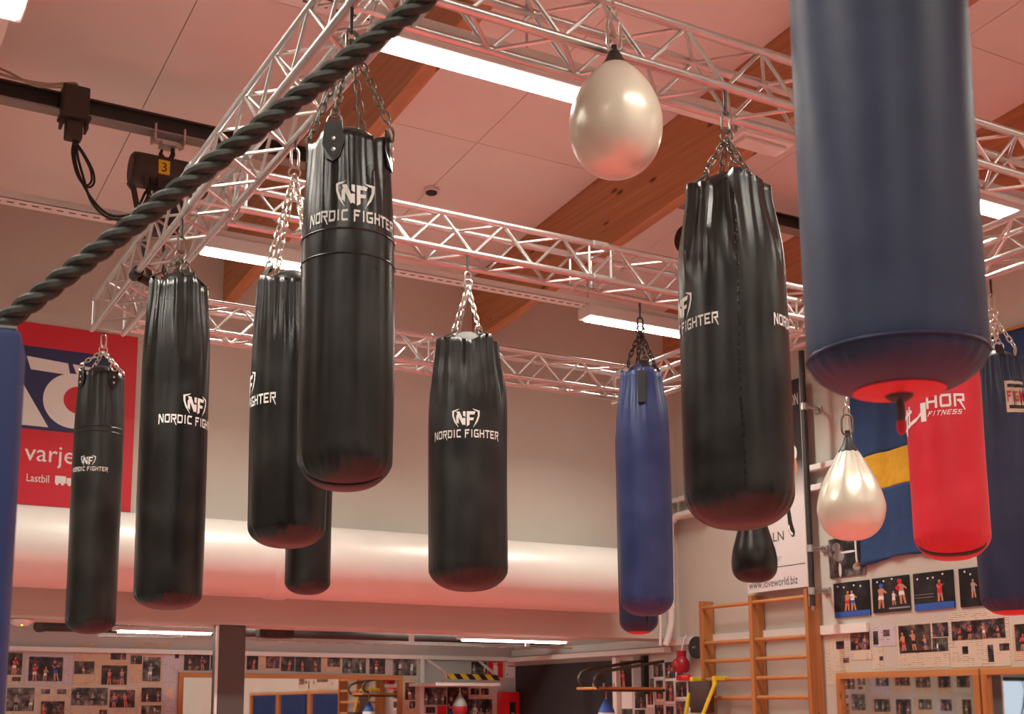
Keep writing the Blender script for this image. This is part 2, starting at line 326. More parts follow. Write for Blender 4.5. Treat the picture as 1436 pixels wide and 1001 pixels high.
win = struct(MB().box((WX0, YB + .08, WZ0), (WX0 + .06, YB + .14, WZ1)).box((WX1 - .06, YB + .08, WZ0), (WX1, YB + .14, WZ1)).box((WX0, YB + .08, WZ0), (WX1, YB + .14, WZ0 + .06)).box((WX0, YB + .08, WZ1 - .06), (WX1, YB + .14, WZ1)).obj('window_1', 'black'), 'window with a dark frame in the recess back wall', 'window')
tree = thing('bare_tree', 'bare winter tree outside the recess window', 'tree', (-4.5, 15.0, 0))
def branch(p, d, L, r, lev, mb):
    q = p + d * L; mb.tube([p, (p + q) / 2 + Vector((random.uniform(-.03, .03), random.uniform(-.03, .03), 0)), q], [r, r * .8, r * .6], 5)
    if lev:
        for k in range(3): branch(p + d * L * random.uniform(.5, 1), (d + Vector((random.uniform(-.8, .8), random.uniform(-.5, .5), random.uniform(-.2, .5)))).normalized(), L * .68, r * .55, lev - 1, mb)
tb = MB(); branch(Vector((0, 0, 0)), Vector((0, 0, 1)), 1.2, .06, 5, tb); tb.obj('trunk', 'dark_steel', tree)
# painted ledge (trim) along the right wall
tr = struct(placed(MB().box((XR - .035, 7.159, 2.20), (XR, YB, 2.275)), 'trim_1', 'white_metal'), 'white ledge along the right wall behind the wall bars', 'trim')
# white L-shaped ledge rail in the recess
struct(MB().box((-2.0, YB - .05, 2.150), (XR - .036, YB, 2.195)).obj('trim_2', 'white_metal'), 'white ledge along the back wall above the clippings', 'trim')
struct(MB().box((XR - .12, 9.66, 2.135), (XR - .036, YB - .051, 2.185)).obj('trim_3', 'white_metal'), 'white ledge below the conduit on the recess side wall', 'trim')
# glued timber beams
BL = ['timber roof beam left of the roof strip light, beyond the far end', 'timber roof beam over the far left of the hall', 'timber roof beam above the corner strip light', 'timber roof beam behind the left truss, ending over the hanging chains', 'broad timber roof beam running behind the middle trusses', 'timber roof beam against the right wall']
for bx, lb in zip(BEAMS, BL):
    y0, y1 = YR, YW; b = MB(); b.add([(0, 0, cz(y0) - .6 - (cz(y1) - .6)), (.1, 0, cz(y0) - cz(y1)), (.1, y1 - y0, 0), (0, y1 - y0, 0), (0, 0, cz(y0) - cz(y1) + .6), (.1, 0, cz(y0) - cz(y1) + .6), (.1, y1 - y0, .6), (0, y1 - y0, .6)], [(0, 3, 2, 1), (4, 5, 6, 7), (0, 1, 5, 4), (1, 2, 6, 5), (2, 3, 7, 6), (3, 0, 4, 7)])
    o = b.obj('glulam_beam', 'glulam'); o.location = (bx, y0, cz(y1) - .6); tag(o, lb, 'beam', 'timber roof beams')
# steel rails that carry the hoists
def i_beam(x0, x1, y, z, lb):
    t = thing('steel_rail', lb, 'steel beam', ((x0 + x1) / 2, y, z), group='steel hoist rails'); h = (x1 - x0) / 2
    MB().box((-h, .0, .012), (h, .1, .022)).box((-h, .03, .012), (h, .07, .105)).box((-h, 0, .105), (h, .1, .118)).obj('beam_body', 'dark_steel', t)
    MB().box((-h, 0, 0), (h, .1, .012)).obj('lower_flange', 'grey_paint', t)
i_beam(.72, 2.885, 7.36, 5.19, 'dark steel rail under the ceiling that carries the hoist marked 3')
i_beam(5.32, 7.385, 7.16, 5.44, 'dark steel rail under the ceiling right of the broad timber beam')
# strip lights and perforated tracks
def track(x0, x1, y, z, lb, w=.12):
    t = thing('cable_track', lb, 'cable track', ((x0 + x1) / 2, y, z), group='perforated lighting tracks'); h = (x1 - x0) / 2
    MB().box((-h, -w / 2, 0), (h, -w / 2 + .003, .05)).box((-h, w / 2 - .003, 0), (h, w / 2, .05)).box((-h, -w / 2, 0), (h, w / 2, .004)).obj('channel', 'white_metal', t)
    sl = MB(); n = int((x1 - x0) / .075)
    for i in range(n): sl.box((-h + .02 + i * .075, -.012, -.0012), (-h + .062 + i * .075, .004, .0005))
    sl.obj('slot_row', 'brown_box', t)['kind'] = 'stuff'
    return t
def strip_light(x0, x1, y, z, lb, lit=True, hx=False, mat='lamp', h=.09):
    c = ((x0 + x1) / 2, y, z); t = thing('strip_light', lb, 'light', c, PI / 2 if hx else 0, 'linear strip lights'); k = (x1 - x0) / 2
    MB().bbox((-k - .04, -.085, .014), (k + .04, .085, .014 + h), .006).obj('housing', 'white_metal', t)
    MB().bbox((-k, -.055, 0), (k, .055, .0135), .004).obj('diffuser', mat, t)
    ld = bpy.data.lights.new('louvre_light', 'AREA'); ld.shape = 'RECTANGLE'; ld.size = 2 * k; ld.size_y = .10; ld.color = LAMP_COL; ld.spread = math.radians(SPREAD if mat == 'lamp' else 132)
    ld.energy = WATT * (2 * k / 1.5) * (1.0 if mat == 'lamp' else .26 if z > 2.5 else .07); lo = bpy.data.objects.new('louvre_light', ld); C.objects.link(lo); lo.parent = t; lo.location = (0, 0, -.004)
    return t
def rods(y, z, lb_track):
    for bx in BEAMS: MB().tube([(bx + .05 - lb_track.location.x, 0, .05), (bx + .05 - lb_track.location.x, 0, cz(y) - .6 - z)], .006, 6).obj('hanger_rod', 'galv', lb_track)
Y1, Z1 = 4.81, 4.6
rods(Y1, Z1 + .105, track(-5.9, 7.38, Y1, Z1 + .105, 'perforated white track that carries the bright strip light near the top'))
strip_light(2.17, 3.48, Y1, Z1, 'bright strip light beside the upper white teardrop bag')
strip_light(5.15, 6.46, Y1, Z1, 'bright strip light at the right edge beyond the big blue bag')
Y2, Z2 = 7.755, 4.6
rods(Y2, Z2 + .105, track(-5.9, 7.38, Y2, Z2 + .105, 'perforated white track crossing in front of the far wall'))
strip_light(2.19, 3.50, Y2, Z2, 'bright strip light between the left truss and the tallest chained black bag')
strip_light(5.27, 6.58, Y2, Z2, 'bright strip light above the slim blue bag')
t = thing('cable_track', 'short perforated track in the top left corner', 'cable track', (.575, 5.5, 4.66), group='perforated lighting tracks')
MB().box((-.06, -2.2, 0), (.06, .62, .02)).obj('channel', 'white_metal', t)
for yy in (-.9, .2): MB().tube([(.05, yy, .02), (.05, yy, cz(5.5 + yy) - .6 - 4.66)], .006, 6).obj('hanger_rod', 'galv', t)
sl = MB()
for i in range(30): sl.box((-.012, -1.6 + i * .072, -.0012), (.004, -1.56 + i * .072, .0005))
sl.obj('slot_row', 'brown_box', t)['kind'] = 'stuff'
strip_light(4.05, 5.36, 0, 0, 'strip light at the top left corner of the view', hx=True, h=.045).location = (.592, 4.74, 4.6)
k = 0
for yy in (1.86, -1.09, -4.04):
    zz = Z1 + .105
    rods(yy, zz, track(-5.9, 7.38, yy, zz, 'overhead track %s behind the camera' % ['nearest', 'midway', 'farthest'][k]))
    for j, (a, b) in enumerate(((-4.0, -2.7), (-.8, .51), (2.17, 3.48), (5.15, 6.46))):
        strip_light(a, b, yy, zz - .105, 'strip light on the %s overhead track behind the camera, %s from the left wall' % (['nearest', 'midway', 'farthest'][k], ['first', 'second', 'third', 'fourth'][j]))
    k += 1
strip_light(-4.0, -2.7, Y1, Z1, 'strip light far to the left on the near track'); strip_light(-1.0, .31, Y1, Z1, 'strip light left of the view on the near track')
strip_light(-.9, .41, Y2, Z2, 'strip light left of the view in front of the far wall')
# unlit fitting under the near track
t = thing('emergency_light', 'unlit pink-lit fitting under the track beside the chained black bag on the right', 'light', (4.443, 4.843, 4.643))
MB().bbox((-.185, -.08, .0), (.185, .08, .055), .02).obj('housing', 'white_metal', t); MB().bbox((-.15, -.05, -.022), (.15, .05, .0), .008).obj('lens', 'duct', t)
for s in (-1, 1): MB().box((s * .18, -.03, .02), (s * .205, .03, .062)).obj('end_clip', 'galv', t)
# smoke detectors
t = thing('smoke_detector', 'small round smoke detector on the ceiling panel joint', 'detector', (4.113, 8.189, cz(8.189) - .045))
MB().lathe([(0, 0), (.035, 0), (.045, .008), (.045, .018)], 20).obj('sensor_ring', 'black', t, True); MB().lathe([(.045, .018), (.062, .022), (.065, .045), (0, .045)], 20).obj('base', 'white_metal', t, True)
# ventilation duct along the far wall
t = thing('ventilation_duct', 'large round white ventilation duct along the far wall', 'duct', (.4, 9.255, 2.455))
D0, D1 = -6.3, 6.25; R = .295
def dl(x0, x1, r): return MB().lathe([(r - .01, x0), (r, x0 + .0), (r, x1), (r - .01, x1)], 64, (0, 0, R), 'x')
dl(-6.3, 3.28 - .4, R).obj('duct_pipe', 'duct', t, True); dl(3.29 - .4, D1, R).obj('duct_pipe', 'duct', t, True)
MB().lathe([(R, 3.20 - .4), (R + .012, 3.22 - .4), (R + .012, 3.36 - .4), (R, 3.38 - .4)], 64, (0, 0, R), 'x').obj('collar', 'duct', t, True)
MB().lathe([(R, D1), (R - .02, D1 + .005), (0, D1 + .005)], 64, (0, 0, R), 'x').obj('end_cap', 'duct', t, True)
for x in (-4, -1.5, 1.2, 3.4, 5.6): MB().box((x, .2, R - .03), (x + .03, .305, R + .03)).obj('wall_bracket', 'galv', t)
# steel column
t = thing('steel_column', 'dark painted steel column under the wall edge in front of the clippings', 'column', (3.054, YW + .09, 0))
MB().bbox((-.112, -.08, .0), (.112, .08, 2.255), .012).obj('shaft', 'column', t)
MB().box((-.13, -.085, 0), (-.1125, -.06, 2.25)).obj('edge_strip', 'white_metal', t); MB().box((-.16, -.2, 0), (.16, .2, .012)).obj('base_plate', 'dark_steel', t)
# recess services: dark pipe, rails, hangers
t = thing('ceiling_pipe', 'dark pipe below the low recess ceiling', 'pipe', (4.4, 11.6, 2.30))
MB().tube([(-2.45, .25, .04), (-2.42, .02, .04), (-2.3, 0, .04), (2.9, 0, .04)], .055, 12).obj('pipe', 'dark_steel', t, True)
for x in (-1.6, -.1, 1.4, 2.4): MB().tube([(x, .0, .09), (x, 0, .45)], .012, 6).obj('hanger_rod', 'galv', t)
t = thing('cable_rail', 'pair of thin metal cable rails below the dark recess pipe', 'cable rail', (4.6, 11.0, 2.20))
for dy, dz in ((0, .018), (.16, .045)): MB().box((-2.3, dy - .012, dz), (2.6, dy + .012, dz + .012)).obj('rail', 'galv', t)
for x in (-1.55, .72, 2.05): MB().box((x, .02, .03), (x + .045, .05, .55)).obj('hanger', 'white_metal', t)
for i in range(24): MB().box((-2.2 + i * .2, -.01, .018), (-2.18 + i * .2, .17, .024)).obj('rung', 'galv', t)
placed(MB().bbox((3.78, 10.84, 2.235), (3.98, 10.98, 2.33), .01).bbox((3.72, 10.86, 2.24), (4.06, 10.975, 2.32), .012), 'junction_box', 'brown_box', 'brown box on the recess cable rail right of the steel column', 'box')
def hung(*a, **k):
    t = strip_light(*a, **k)
    for x in (-.3, .3): MB().tube([(x, 0, .045), (x, 0, 2.75 - a[3])], .006, 6).obj('hanger_rod', 'galv', t)
hung(5.42, 6.50, 10.08, 2.215, 'narrow lit strip light under the far wall edge, centre', mat='lamp_low', h=.035)
hung(2.32, 3.08, 10.28, 2.215, 'narrow lit strip light under the far wall edge left of the column', mat='lamp_low', h=.035)
hung(-1.2, .0, 10.28, 2.215, 'narrow strip light under the wall edge, left of the view', mat='lamp_low', h=.035)
for i, x in enumerate((-3.5, .6, 3.6, 5.9)): strip_light(x - .7, x + .7, 11.2, 2.645, 'added unseen strip light on the low recess ceiling, %s from the left wall' % ['first', 'second', 'third', 'fourth'][i], mat='lamp_low')  # extra lamps hidden behind the wall edge, added to brighten the clippings
t = thing('exit_indicator', 'small white detector with a green lamp under the wall edge', 'detector', (1.46, 9.66, 2.20))
MB().lathe([(0, 0), (.05, .006), (.085, .03), (.09, .05), (.0, .055)], 24).obj('cover', 'white_metal', t, True); MB().lathe([(0, -.006), (.010, -.004), (.010, .004)], 10, (-.0, -.045, .01)).obj('lamp_dot', 'led_green', t)
# cable ladder and white conduit on the right wall
t = thing('cable_ladder', 'white cable ladder along the right wall behind the white teardrop bag', 'cable ladder', (7.40, 8.4, 3.40))
for dz in (.0, .17): MB().bbox((-.0, -1.12, dz), (.06, 1.12, dz + .05), .008).obj('rail', 'white_metal', t)
for i in range(6): MB().box((.01, -1.0 + i * .4, .05), (.05, -.97 + i * .4, .17)).obj('rung', 'galv', t)
for i in range(3): MB().box((.03, -1.02 + i * .8, .05), (.10, -.97 + i * .8, .2)).obj('wall_bracket', 'galv', t)
t = thing('cable_conduit', 'white bent conduit down the corner beside the slim blue bag', 'conduit', (7.36, 9.50, 2.19))
MB().tube(curve([(.0, -.50, 1.235), (.0, -.16, 1.235), (0, -.07, 1.20), (0, -.02, 1.12), (0, .0, .33), (-.02, .015, .13), (-.06, .03, .0)]), .033, 12).obj('pipe', 'white_metal', t, True)
MB().tube([(-.12, .02, .42), (-.12, .02, .15), (-.13, .02, .0)], .014, 8).obj('pipe', 'white_metal', t, True)
for z in (.9, .6, .35): MB().lathe([(.034, 0), (.038, .003), (.038, .018), (.034, .021)], 16, (0, -.02 + (1.1 - z) * .026, z)).obj('clip', 'white_metal', t, True)
# ================================================================== trusses
TR, BR, CC, PER, TZ = .0175, .008, .19, .365, 3.9
brace_side = rod_mesh('brace', math.hypot(CC, PER / 2) - .01, BR, 'alu', 6); post_mesh = rod_mesh('post', CC, BR, 'alu', 6)
def truss(loc, L, rz, lb, off=0.0, joints=()):
    """local x along the truss, y across (0..CC), z up (0..CC)"""
    t = thing('box_truss', lb, 'truss', loc, rz, 'aluminium box trusses')
    ch = rod_mesh('chord', L, TR, 'alu', 12)
    for y in (0, CC):
        for z in (0, CC): o = link('chord', ch, t, (0, y, z)); o.rotation_mode = 'QUATERNION'; o.rotation_quaternion = Quaternion((0, 1, 0), PI / 2)
    n = int((L - off - .06) / (PER / 2))
    for face in range(4):
        for i in range(n):
            a = off + .03 + i * PER / 2; b = a + PER / 2; up = (i + (face in (1, 3))) % 2
            p, q = ((a, CC if up else 0), (b, 0 if up else CC))
            if face == 0: A, B = (p[0], 0, p[1]), (q[0], 0, q[1])
            elif face == 1: A, B = (p[0], CC, p[1]), (q[0], CC, q[1])
            elif face == 2: A, B = (p[0], p[1], 0), (q[0], q[1], 0)
            else: A, B = (p[0], p[1], CC), (q[0], q[1], CC)
            o = link('brace', brace_side, t); aim(o, A, B)
    for j in list(joints) + [.03, L - .03]:
        for d in ((-.07, .07) if j in joints else (0,)):
            for A, B in (((j + d, 0, 0), (j + d, 0, CC)), ((j + d, CC, 0), (j + d, CC, CC)), ((j + d, 0, 0), (j + d, CC, 0)), ((j + d, 0, CC), (j + d, CC, CC))):
                o = link('post', post_mesh, t); aim(o, A, B)
        if j in joints:
            for y in (0, CC):
                for z in (0, CC): MB().lathe([(TR, -.05), (TR + .004, -.048), (TR + .005, .0), (TR + .004, .048), (TR, .05)], 12, (j, y, z), 'x').obj('coupler', 'galv', t, True)
    return t
LX, RX = 1.457, 5.34
truss((LX + CC, 1.30, TZ), 6.25, PI / 2, 'left box truss running towards the far wall, below the hoist', joints=(2.15, 4.1))
truss((RX + CC, 1.30, TZ), 6.25, PI / 2, 'right box truss running beside the right wall', .1, joints=(2.15, 4.1))
for y, lb, of in ((1.40, 'box truss overhead nearest the camera, out of view', .0), (3.35, 'near box truss at the top behind the upper white teardrop bag', .124), (5.315, 'middle box truss that carries the widest centred black bag', .118), (7.25, 'far box truss brightly lit in front of the far wall', .06)):
    truss((LX + CC + .02, y, TZ), RX - LX - CC - .04, 0, lb, of, joints=(2.03,) if y != 1.40 else ())
# black pipe end sleeve and strap on the left truss
t = thing('hoist_strap', 'black lifting strap and sleeve on the left truss below the hoist', 'strap', (LX, 6.42, TZ - .05))
MB().lathe([(.0225, -.05), (.030, -.045), (.030, .045), (.0225, .05)], 16, (0, 0, .05), 'y').obj('sleeve', 'black', t, True)
MB().tube([(.02, .0, .03), (.10, .05, .02), (.17, .05, .03)], .022, 8).obj('strap_band', 'black', t, True)
MB().tube([(.10, .10, .06), (.10, .60, .78), (.10, .72, .86)], .018, 8).obj('strap_band', 'black', t, True)
# ================================================================== chain hoists
def hoist(loc, lb, number=None, cables=False):
    t = thing('chain_hoist', lb, 'hoist', loc, group='electric chain hoists')      # origin under the rail
    MB().bbox((-.10, -.06, -.05), (-.085, .06, .05), .004).bbox((.085, -.06, -.05), (.10, .06, .05), .004).bbox((-.05, -.05, -.075), (.05, .05, -.045), .006).box((-.1, -.012, -.06), (.1, .012, -.036)).obj('trolley', 'galv', t)
    hk = [(.03, 0, -.07), (.035, 0, -.11), (.02, 0, -.15), (-.02, 0, -.155), (-.045, 0, -.125), (-.035, 0, -.095)]
    MB().tube(hk, [.012, .016, .018, .018, .014, .008], 8).obj('hook', 'dark_steel', t, True)
    MB().lathe([(0, -.245), (.09, -.245), (.106, -.23), (.11, -.2), (.11, .2), (.106, .23), (.09, .245), (0, .245)], 28, (.02, .02, -.25), 'x').obj('motor_body', 'brown_box', t, True)
    for i in range(5):
        a = -.6 + i * .3; MB().box((.02 + a * .28 - .012, -.105, -.40 + (i % 2) * .012), (.02 + a * .28 + .012, -.07, -.33)).obj('guide_tooth', 'dark_steel', t)
    MB().bbox((-.07, -.06, -.42), (.10, .07, -.33), .01).obj('gear_housing', 'dark_steel', t)
    cb = MB(); cb.add([(-.11, -.07, -.43), (.11, -.07, -.43), (.11, .07, -.43), (-.11, .07, -.43), (-.07, -.05, -.66), (.07, -.05, -.66), (.07, .05, -.66), (-.07, .05, -.66)], [(0, 1, 2, 3), (7, 6, 5, 4), (0, 4, 5, 1), (1, 5, 6, 2), (2, 6, 7, 3), (3, 7, 4, 0)]); cb.obj('chain_bag', 'black', t)
    MB().tube([(.0, .0, -.60), (.0, .0, -1.10)], .009, 6).obj('load_chain', 'dark_steel', t)
    if number:
        npl = MB().box((-.075, -.096, -.295), (-.005, -.086, -.205)).obj('number_plate', 'yellow', t)
        text_mesh(number, .085, lambda u, v: (-.04 + u, -.0965, -.28 + v)).obj('number', 'print_black', npl)
    if cables:
        MB().tube([(-.12, -.05, -.33), (-.125, -.06, -.43)], .018, 8).obj('cable_gland', 'black', t)
        for d in (0, .022):
            MB().tube(curve([(-.12 - d, -.06, -.42), (-.15 - d, -.07, -.50), (-.22, -.08, -.59 - d), (-.36, -.09, -.625 - d), (-.47, -.1, -.55 - d), (-.55 + d, -.1, -.42), (-.59 + d, -.1, -.29), (-.595 + d, -.1, -.19)]), .008, 7).obj('power_cable', 'black', t, True)
        lp = [(-.60, -.1, -.20), (-.55, -.1, -.26), (-.49, -.1, -.36), (-.48, -.1, -.44), (-.52, -.1, -.47), (-.57, -.1, -.40), (-.60, -.1, -.28), (-.59, -.1, -.19)]
        for d in (0, .02): MB().tube(curve([(x + d, y + d, z) for x, y, z in lp]), .007, 7).obj('power_cable', 'black', t, True)
        MB().bbox((-.68, -.16, -.07), (-.52, -.05, .13), .012).bbox((-.69, -.17, -.08), (-.51, -.04, -.055), .005).obj('connector_box', 'brown_box', t)
        MB().bbox((-.65, -.14, -.20), (-.55, -.06, -.08), .012).box((-.68, -.145, -.13), (-.665, -.055, -.09)).box((-.535, -.145, -.13), (-.52, -.055, -.09)).obj('plug', 'brown_box', t)
    return t
hoist((1.845, 7.41, 5.19), 'dark electric chain hoist marked 3 hanging above the left truss', '3', True)
hoist((6.02, 7.21, 5.44), 'dark electric chain hoist half hidden between the right black bag and big blue bag')
t = thing('ceiling_cable', 'pair of pale cables running along the steel rail to the connector box', 'cable', (.75, 7.30, 5.31))
MB().tube(curve([(0, 0, .0), (.15, -.03, -.03), (.32, -.03, -.02), (.44, -.02, .02), (.49, -.02, .03), (.51, -.02, .0)]), .009, 8).obj('cable', 'cable_grey', t, True)
MB().tube(curve([(0, .02, .05), (.12, -.02, -.0), (.25, -.02, -.04), (.40, -.03, -.02), (.46, -.02, .01), (.48, -.02, .0)]), .008, 8).obj('cable', 'cable_grey', t, True)
# ================================================================== rope and blue mat
P0, P1 = Vector((0.326, 2.665, 2.407)), Vector((1.041, 2.160, 3.068))
d = (P1 - P0).normalized(); A = P0 - d * 0.9; T1 = (3.87 - P0.z) / d.z; Bp = P0 + d * T1
t = thing('thick_rope', 'thick dark twisted climbing rope stretched diagonally across the upper left', 'rope', A)
L = (Bp - A).length; nrm = d.cross(Vector((0, 0, 1))).normalized(); bn = d.cross(nrm); pitch = .135; n = int(L / .011)
for s in range(3):
    pts = [];
    for i in range(n + 1):
        l = L * i / n; a = 2 * PI * (l / pitch + s / 3); sag = -.02 * math.sin(PI * l / L)
        pts.append(d * l + (nrm * math.cos(a) + bn * math.sin(a)) * .0122 + Vector((0, 0, sag)))
    MB().tube(pts, .0118, 8).obj('strand', 'rope', t, True)
MB().lathe([(.024, 0), (.03, .01), (.03, .07), (.024, .08)], 12).obj('end_whipping', 'black', t).matrix_local = Matrix.Translation(d * (L - .1)) @ d.to_track_quat('Z', 'Y').to_matrix().to_4x4()
mx, my = 0.298, 2.137
t = thing('crash_mat', 'tall blue padded mat standing at the left edge of the view', 'mat', (mx, my, 0), math.radians(-12))
MB().bbox((-.95, .0, 0), (0, .14, 2.238), .018).obj('cover', 'mat_blue', t, True); MB().box((-.94, .01, 2.238 - .0), (-.01, .13, 2.238 + .004)).obj('top_edge', 'grey_paint', t)
# ================================================================== hanging bags
def link_mesh(name, ln, wd, wire, mat):
    h = ln / 2 - wd / 2; pts = []
    for i in range(6): a = PI * i / 5; pts.append((math.cos(a) * wd / 2, 0, h + math.sin(a) * wd / 2))
    for i in range(6): a = PI + PI * i / 5; pts.append((math.cos(a) * wd / 2, 0, -h + math.sin(a) * wd / 2))
    return MB().tube(pts, wire, 6, closed=True).mesh(name, mat, True)
LINK = {'chrome': link_mesh('chain_link', .042, .022, .0036, 'chrome'), 'old_chain': link_mesh('chain_link', .042, .022, .0036, 'old_chain'), 'black': link_mesh('chain_link', .046, .022, .0034, 'black')}
BIGL = {k: link_mesh('carabiner', .085, .036, .0052, k) for k in ('chrome', 'old_chain', 'black')}
RING = {k: MB().tube([(math.cos(2 * PI * i / 16) * .024, 0, math.sin(2 * PI * i / 16) * .024) for i in range(16)], .0042, 6, closed=True).mesh('ring', k, True) for k in ('chrome', 'old_chain', 'black')}
def chain(t, A, B, kind, pitch=.033):
    A, B = Vector(A), Vector(B); n = max(1, round((B - A).length / pitch)); d = (B - A); q = d.to_track_quat('Z', 'Y')
    for i in range(n):
        o = link('chain_link', LINK[kind], t); o.location = A + d * ((i + .5) / n); o.rotation_mode = 'QUATERNION'
        o.rotation_quaternion = q @ Quaternion((0, 0, 1), (i % 2) * PI / 2 + .25)
def smooth(a, b, x): t = min(1, max(0, (x - a) / (b - a))); return t * t * (3 - 2 * t)
def bag(ax, r, mat, label, conv=.25, kind='chrome', dome=.012, edge=.07, rim=.87, fold=1.0, tabs=False, seed=1, logos=(), seams=(), spread=.6, fill='vinyl_soft', rot=0.0, group='hanging punch bags', clamp=True, lscale=1.0, hook_h=.09):
    x, y, hz, zt, zb = ax; hz = 3.8815; L = zt - zb; H = hz - zb; rz = math.atan2(-x, y)
    t = thing('punching_bag', label, 'punching bag', (x, y, zb), rz, group)
    rnd = random.Random(seed); ph = [rnd.uniform(0, 6.28) for _ in range(10)]; am = [rnd.uniform(.5, 1) for _ in range(10)]
    fl = min(.42, L * .36)
    def rad(phi, z):
        tt = z / L; b = 1 + .016 * math.sin(PI * min(1, tt * 1.15)) + .010 * math.sin(2 * phi + ph[0] + 2 * tt) + .008 * math.sin(3 * phi + ph[1] - 5 * tt) + .006 * math.sin(9 * tt + ph[2])
        w = smooth(L - fl, L, z); w2 = w * w
        rr = b * (1 - (1 - rim) * w2)
        f = 0
        for i, k in enumerate((5, 8, 11, 17)):
            s = math.sin(k * phi + ph[3 + i] + .8 * w * am[i]); f += am[i] * (.5 - abs(s)) * (.085, .070, .055, .030)[i]
        st = math.cos(2 * (phi - rot)) ** 2          # four strap points
        rr *= 1 + fold * w * (1 - .5 * w) * f * 2.1 - fold * .07 * w2 * (1 - st)
        return r * rr
    def lift(phi, z): w = smooth(L - fl * .5, L, z); return fold * w * (.012 * math.cos(4 * (phi - rot)) + .006 * math.sin(7 * phi + ph[8]))
    NS = 112; rows = []
    e = edge; ri = r - e
    zb0 = dome + e
    prof = [(r * q, zb0 * (1 - (1 - q ** 2.7) ** .55)) for q in (.1, .2, .3, .4, .5, .6, .68, .75, .81, .86, .90, .935, .962, .982, .994, 1.0)]
    zs = [zb0 + (L - zb0) * (k / 46) for k in range(1, 47)]
    mb = MB(); vs = [(0, 0, 0)]
    def pt(phi, rr, z): return (rr * math.sin(phi), -rr * math.cos(phi), z)
    for q, (pr, pz) in enumerate(prof):
        for j in range(NS):
            phi = 2 * PI * j / NS; k = rad(phi, zb0) / r
            wr = 1 + (.010 * math.sin(26 * phi + ph[9]) + .006 * math.sin(41 * phi)) * (1 if 9 <= q <= 13 else .3) * (q > 7)
            vs.append(pt(phi, pr * (1 + (k - 1) * pr / r) * wr, pz))
    for z in zs:
        for j in range(NS):
            phi = 2 * PI * j / NS; vs.append(pt(phi, rad(phi, z), z + lift(phi, z)))
    for m, dz in ((.955, .004), (.92, -.012), (.86, -.05)):      # rolled rim
        for j in range(NS):
            phi = 2 * PI * j / NS; vs.append(pt(phi, rad(phi, L) * m, L + lift(phi, L) + dz))
    nr = len(prof) + len(zs) + 3; fs = [(0, 1 + (j + 1) % NS, 1 + j) for j in range(NS)]
    for i in range(nr - 1):
        for j in range(NS): a = 1 + i * NS; b = a + NS; fs.append((a + j, a + (j + 1) % NS, b + (j + 1) % NS, b + j))
    mb.add(vs, fs); cov = mb.obj('cover', mat, t, True, 60)
    MB().lathe([(r * rim * .76, L - .045), (r * rim * .70, L + .005), (r * rim * .55, L + .035), (r * rim * .3, L + .056), (0, L + .064)], 32).obj('filling', fill, t, True)
    def surf(off, pz): return lambda u, v: pt(off + u / r, rad(off + u / r, pz + v) + .0022, pz + v + lift(off + u / r, pz + v))
    for off, pz, s in logos:
        bend(word_quads('NORDIC FIGHTER', .345 * s, .040 * s), surf(off, pz)).obj('lettering', 'print_white', cov)
        bend(shield_quads(.135 * s, .088 * s), surf(off, pz + .052 * s)).obj('emblem', 'print_white', cov)
    for z in seams:
        pts = [pt(2 * PI * j / 64, rad(2 * PI * j / 64, z) + .0005, z) for j in range(64)]; MB().tube(pts, .0028, 5, closed=True).obj('seam', mat, cov, True)
    cz_ = H - conv
    for k in range(4):
        phi = rot + k * PI / 2 + .0; rr = r * rim * spread; A = pt(phi, rr, L + .058)
        if tabs:
            rs = rad(phi, L - .05) + .004; A = pt(phi, rad(phi, L) + .004, L + .03)
            poly = [(-.03, .02), (.03, .02), (.038, -.05), (.024, -.095), (0, -.108), (-.024, -.095), (-.038, -.05)]
            MB().prism(poly, lambda u, v, o: pt(phi + u / r, rad(phi + u / r, L + v) + .002 + o, L + v + lift(phi, L + v)), 0, .005).obj('strap_tab', 'vinyl_black', t); tabo = [c for c in t.children if c.name.startswith('strap_tab')][-1]
            for dz in (-.035, -.07): MB().lathe([(0, .004), (.006, .003), (.008, 0)], 10).obj('rivet', 'chrome', tabo, True).matrix_local = Matrix.Translation(pt(phi, rad(phi, L + dz) + .007, L + dz + lift(phi, L + dz))) @ Vector(pt(phi, 1, 0)).to_track_quat('Z', 'Y').to_matrix().to_4x4()
        else:
            B0 = pt(phi, rad(phi, L) * .97, L + lift(phi, L) - .002); MB().prism([(-.02, 0), (.02, 0), (.02, 1), (-.02, 1)], lambda u, v, o: tuple(B0[i] + (A[i] - B0[i]) * v + (pt(phi + PI / 2, u, 0)[i]) + (o if i == 2 else 0) for i in range(3)), -.002, .002).obj('strap', 'vinyl_soft', t)
        o = link('ring', RING[kind], t, A); o.rotation_euler = (0, 0, phi)
        chain(t, (A[0], A[1], A[2] + .018), (0, 0, cz_), kind)
    link('ring', RING[kind], t, (0, 0, cz_ + .012))
    top = H - hook_h
    if top - .08 > cz_ + .03: chain(t, (0, 0, cz_ + .03), (0, 0, top - .07), kind, .036)
    o = link('carabiner', BIGL[kind], t, (0, 0, top - .035)); o.rotation_euler = (0, 0, .6)
    if clamp:
        MB().tube([(0, 0, top - .004), (0, 0, H)], [.005, .007], 8).obj('eye_bolt', 'dark_steel', t)
    return t, r, L, rad, pt, lift
def base_z(rho, r, h): return h * (1 - max(0, 1 - (min(rho, r) / r) ** 2.7) ** .55)
def base_disc(t, rd, r, h, mat): MB().lathe([(rd * k / 10, base_z(rd * k / 10, r, h) - .0022) for k in range(11)] + [(rd, base_z(rd, r, h) + .002)], 40).obj('base_disc', mat, t, True)
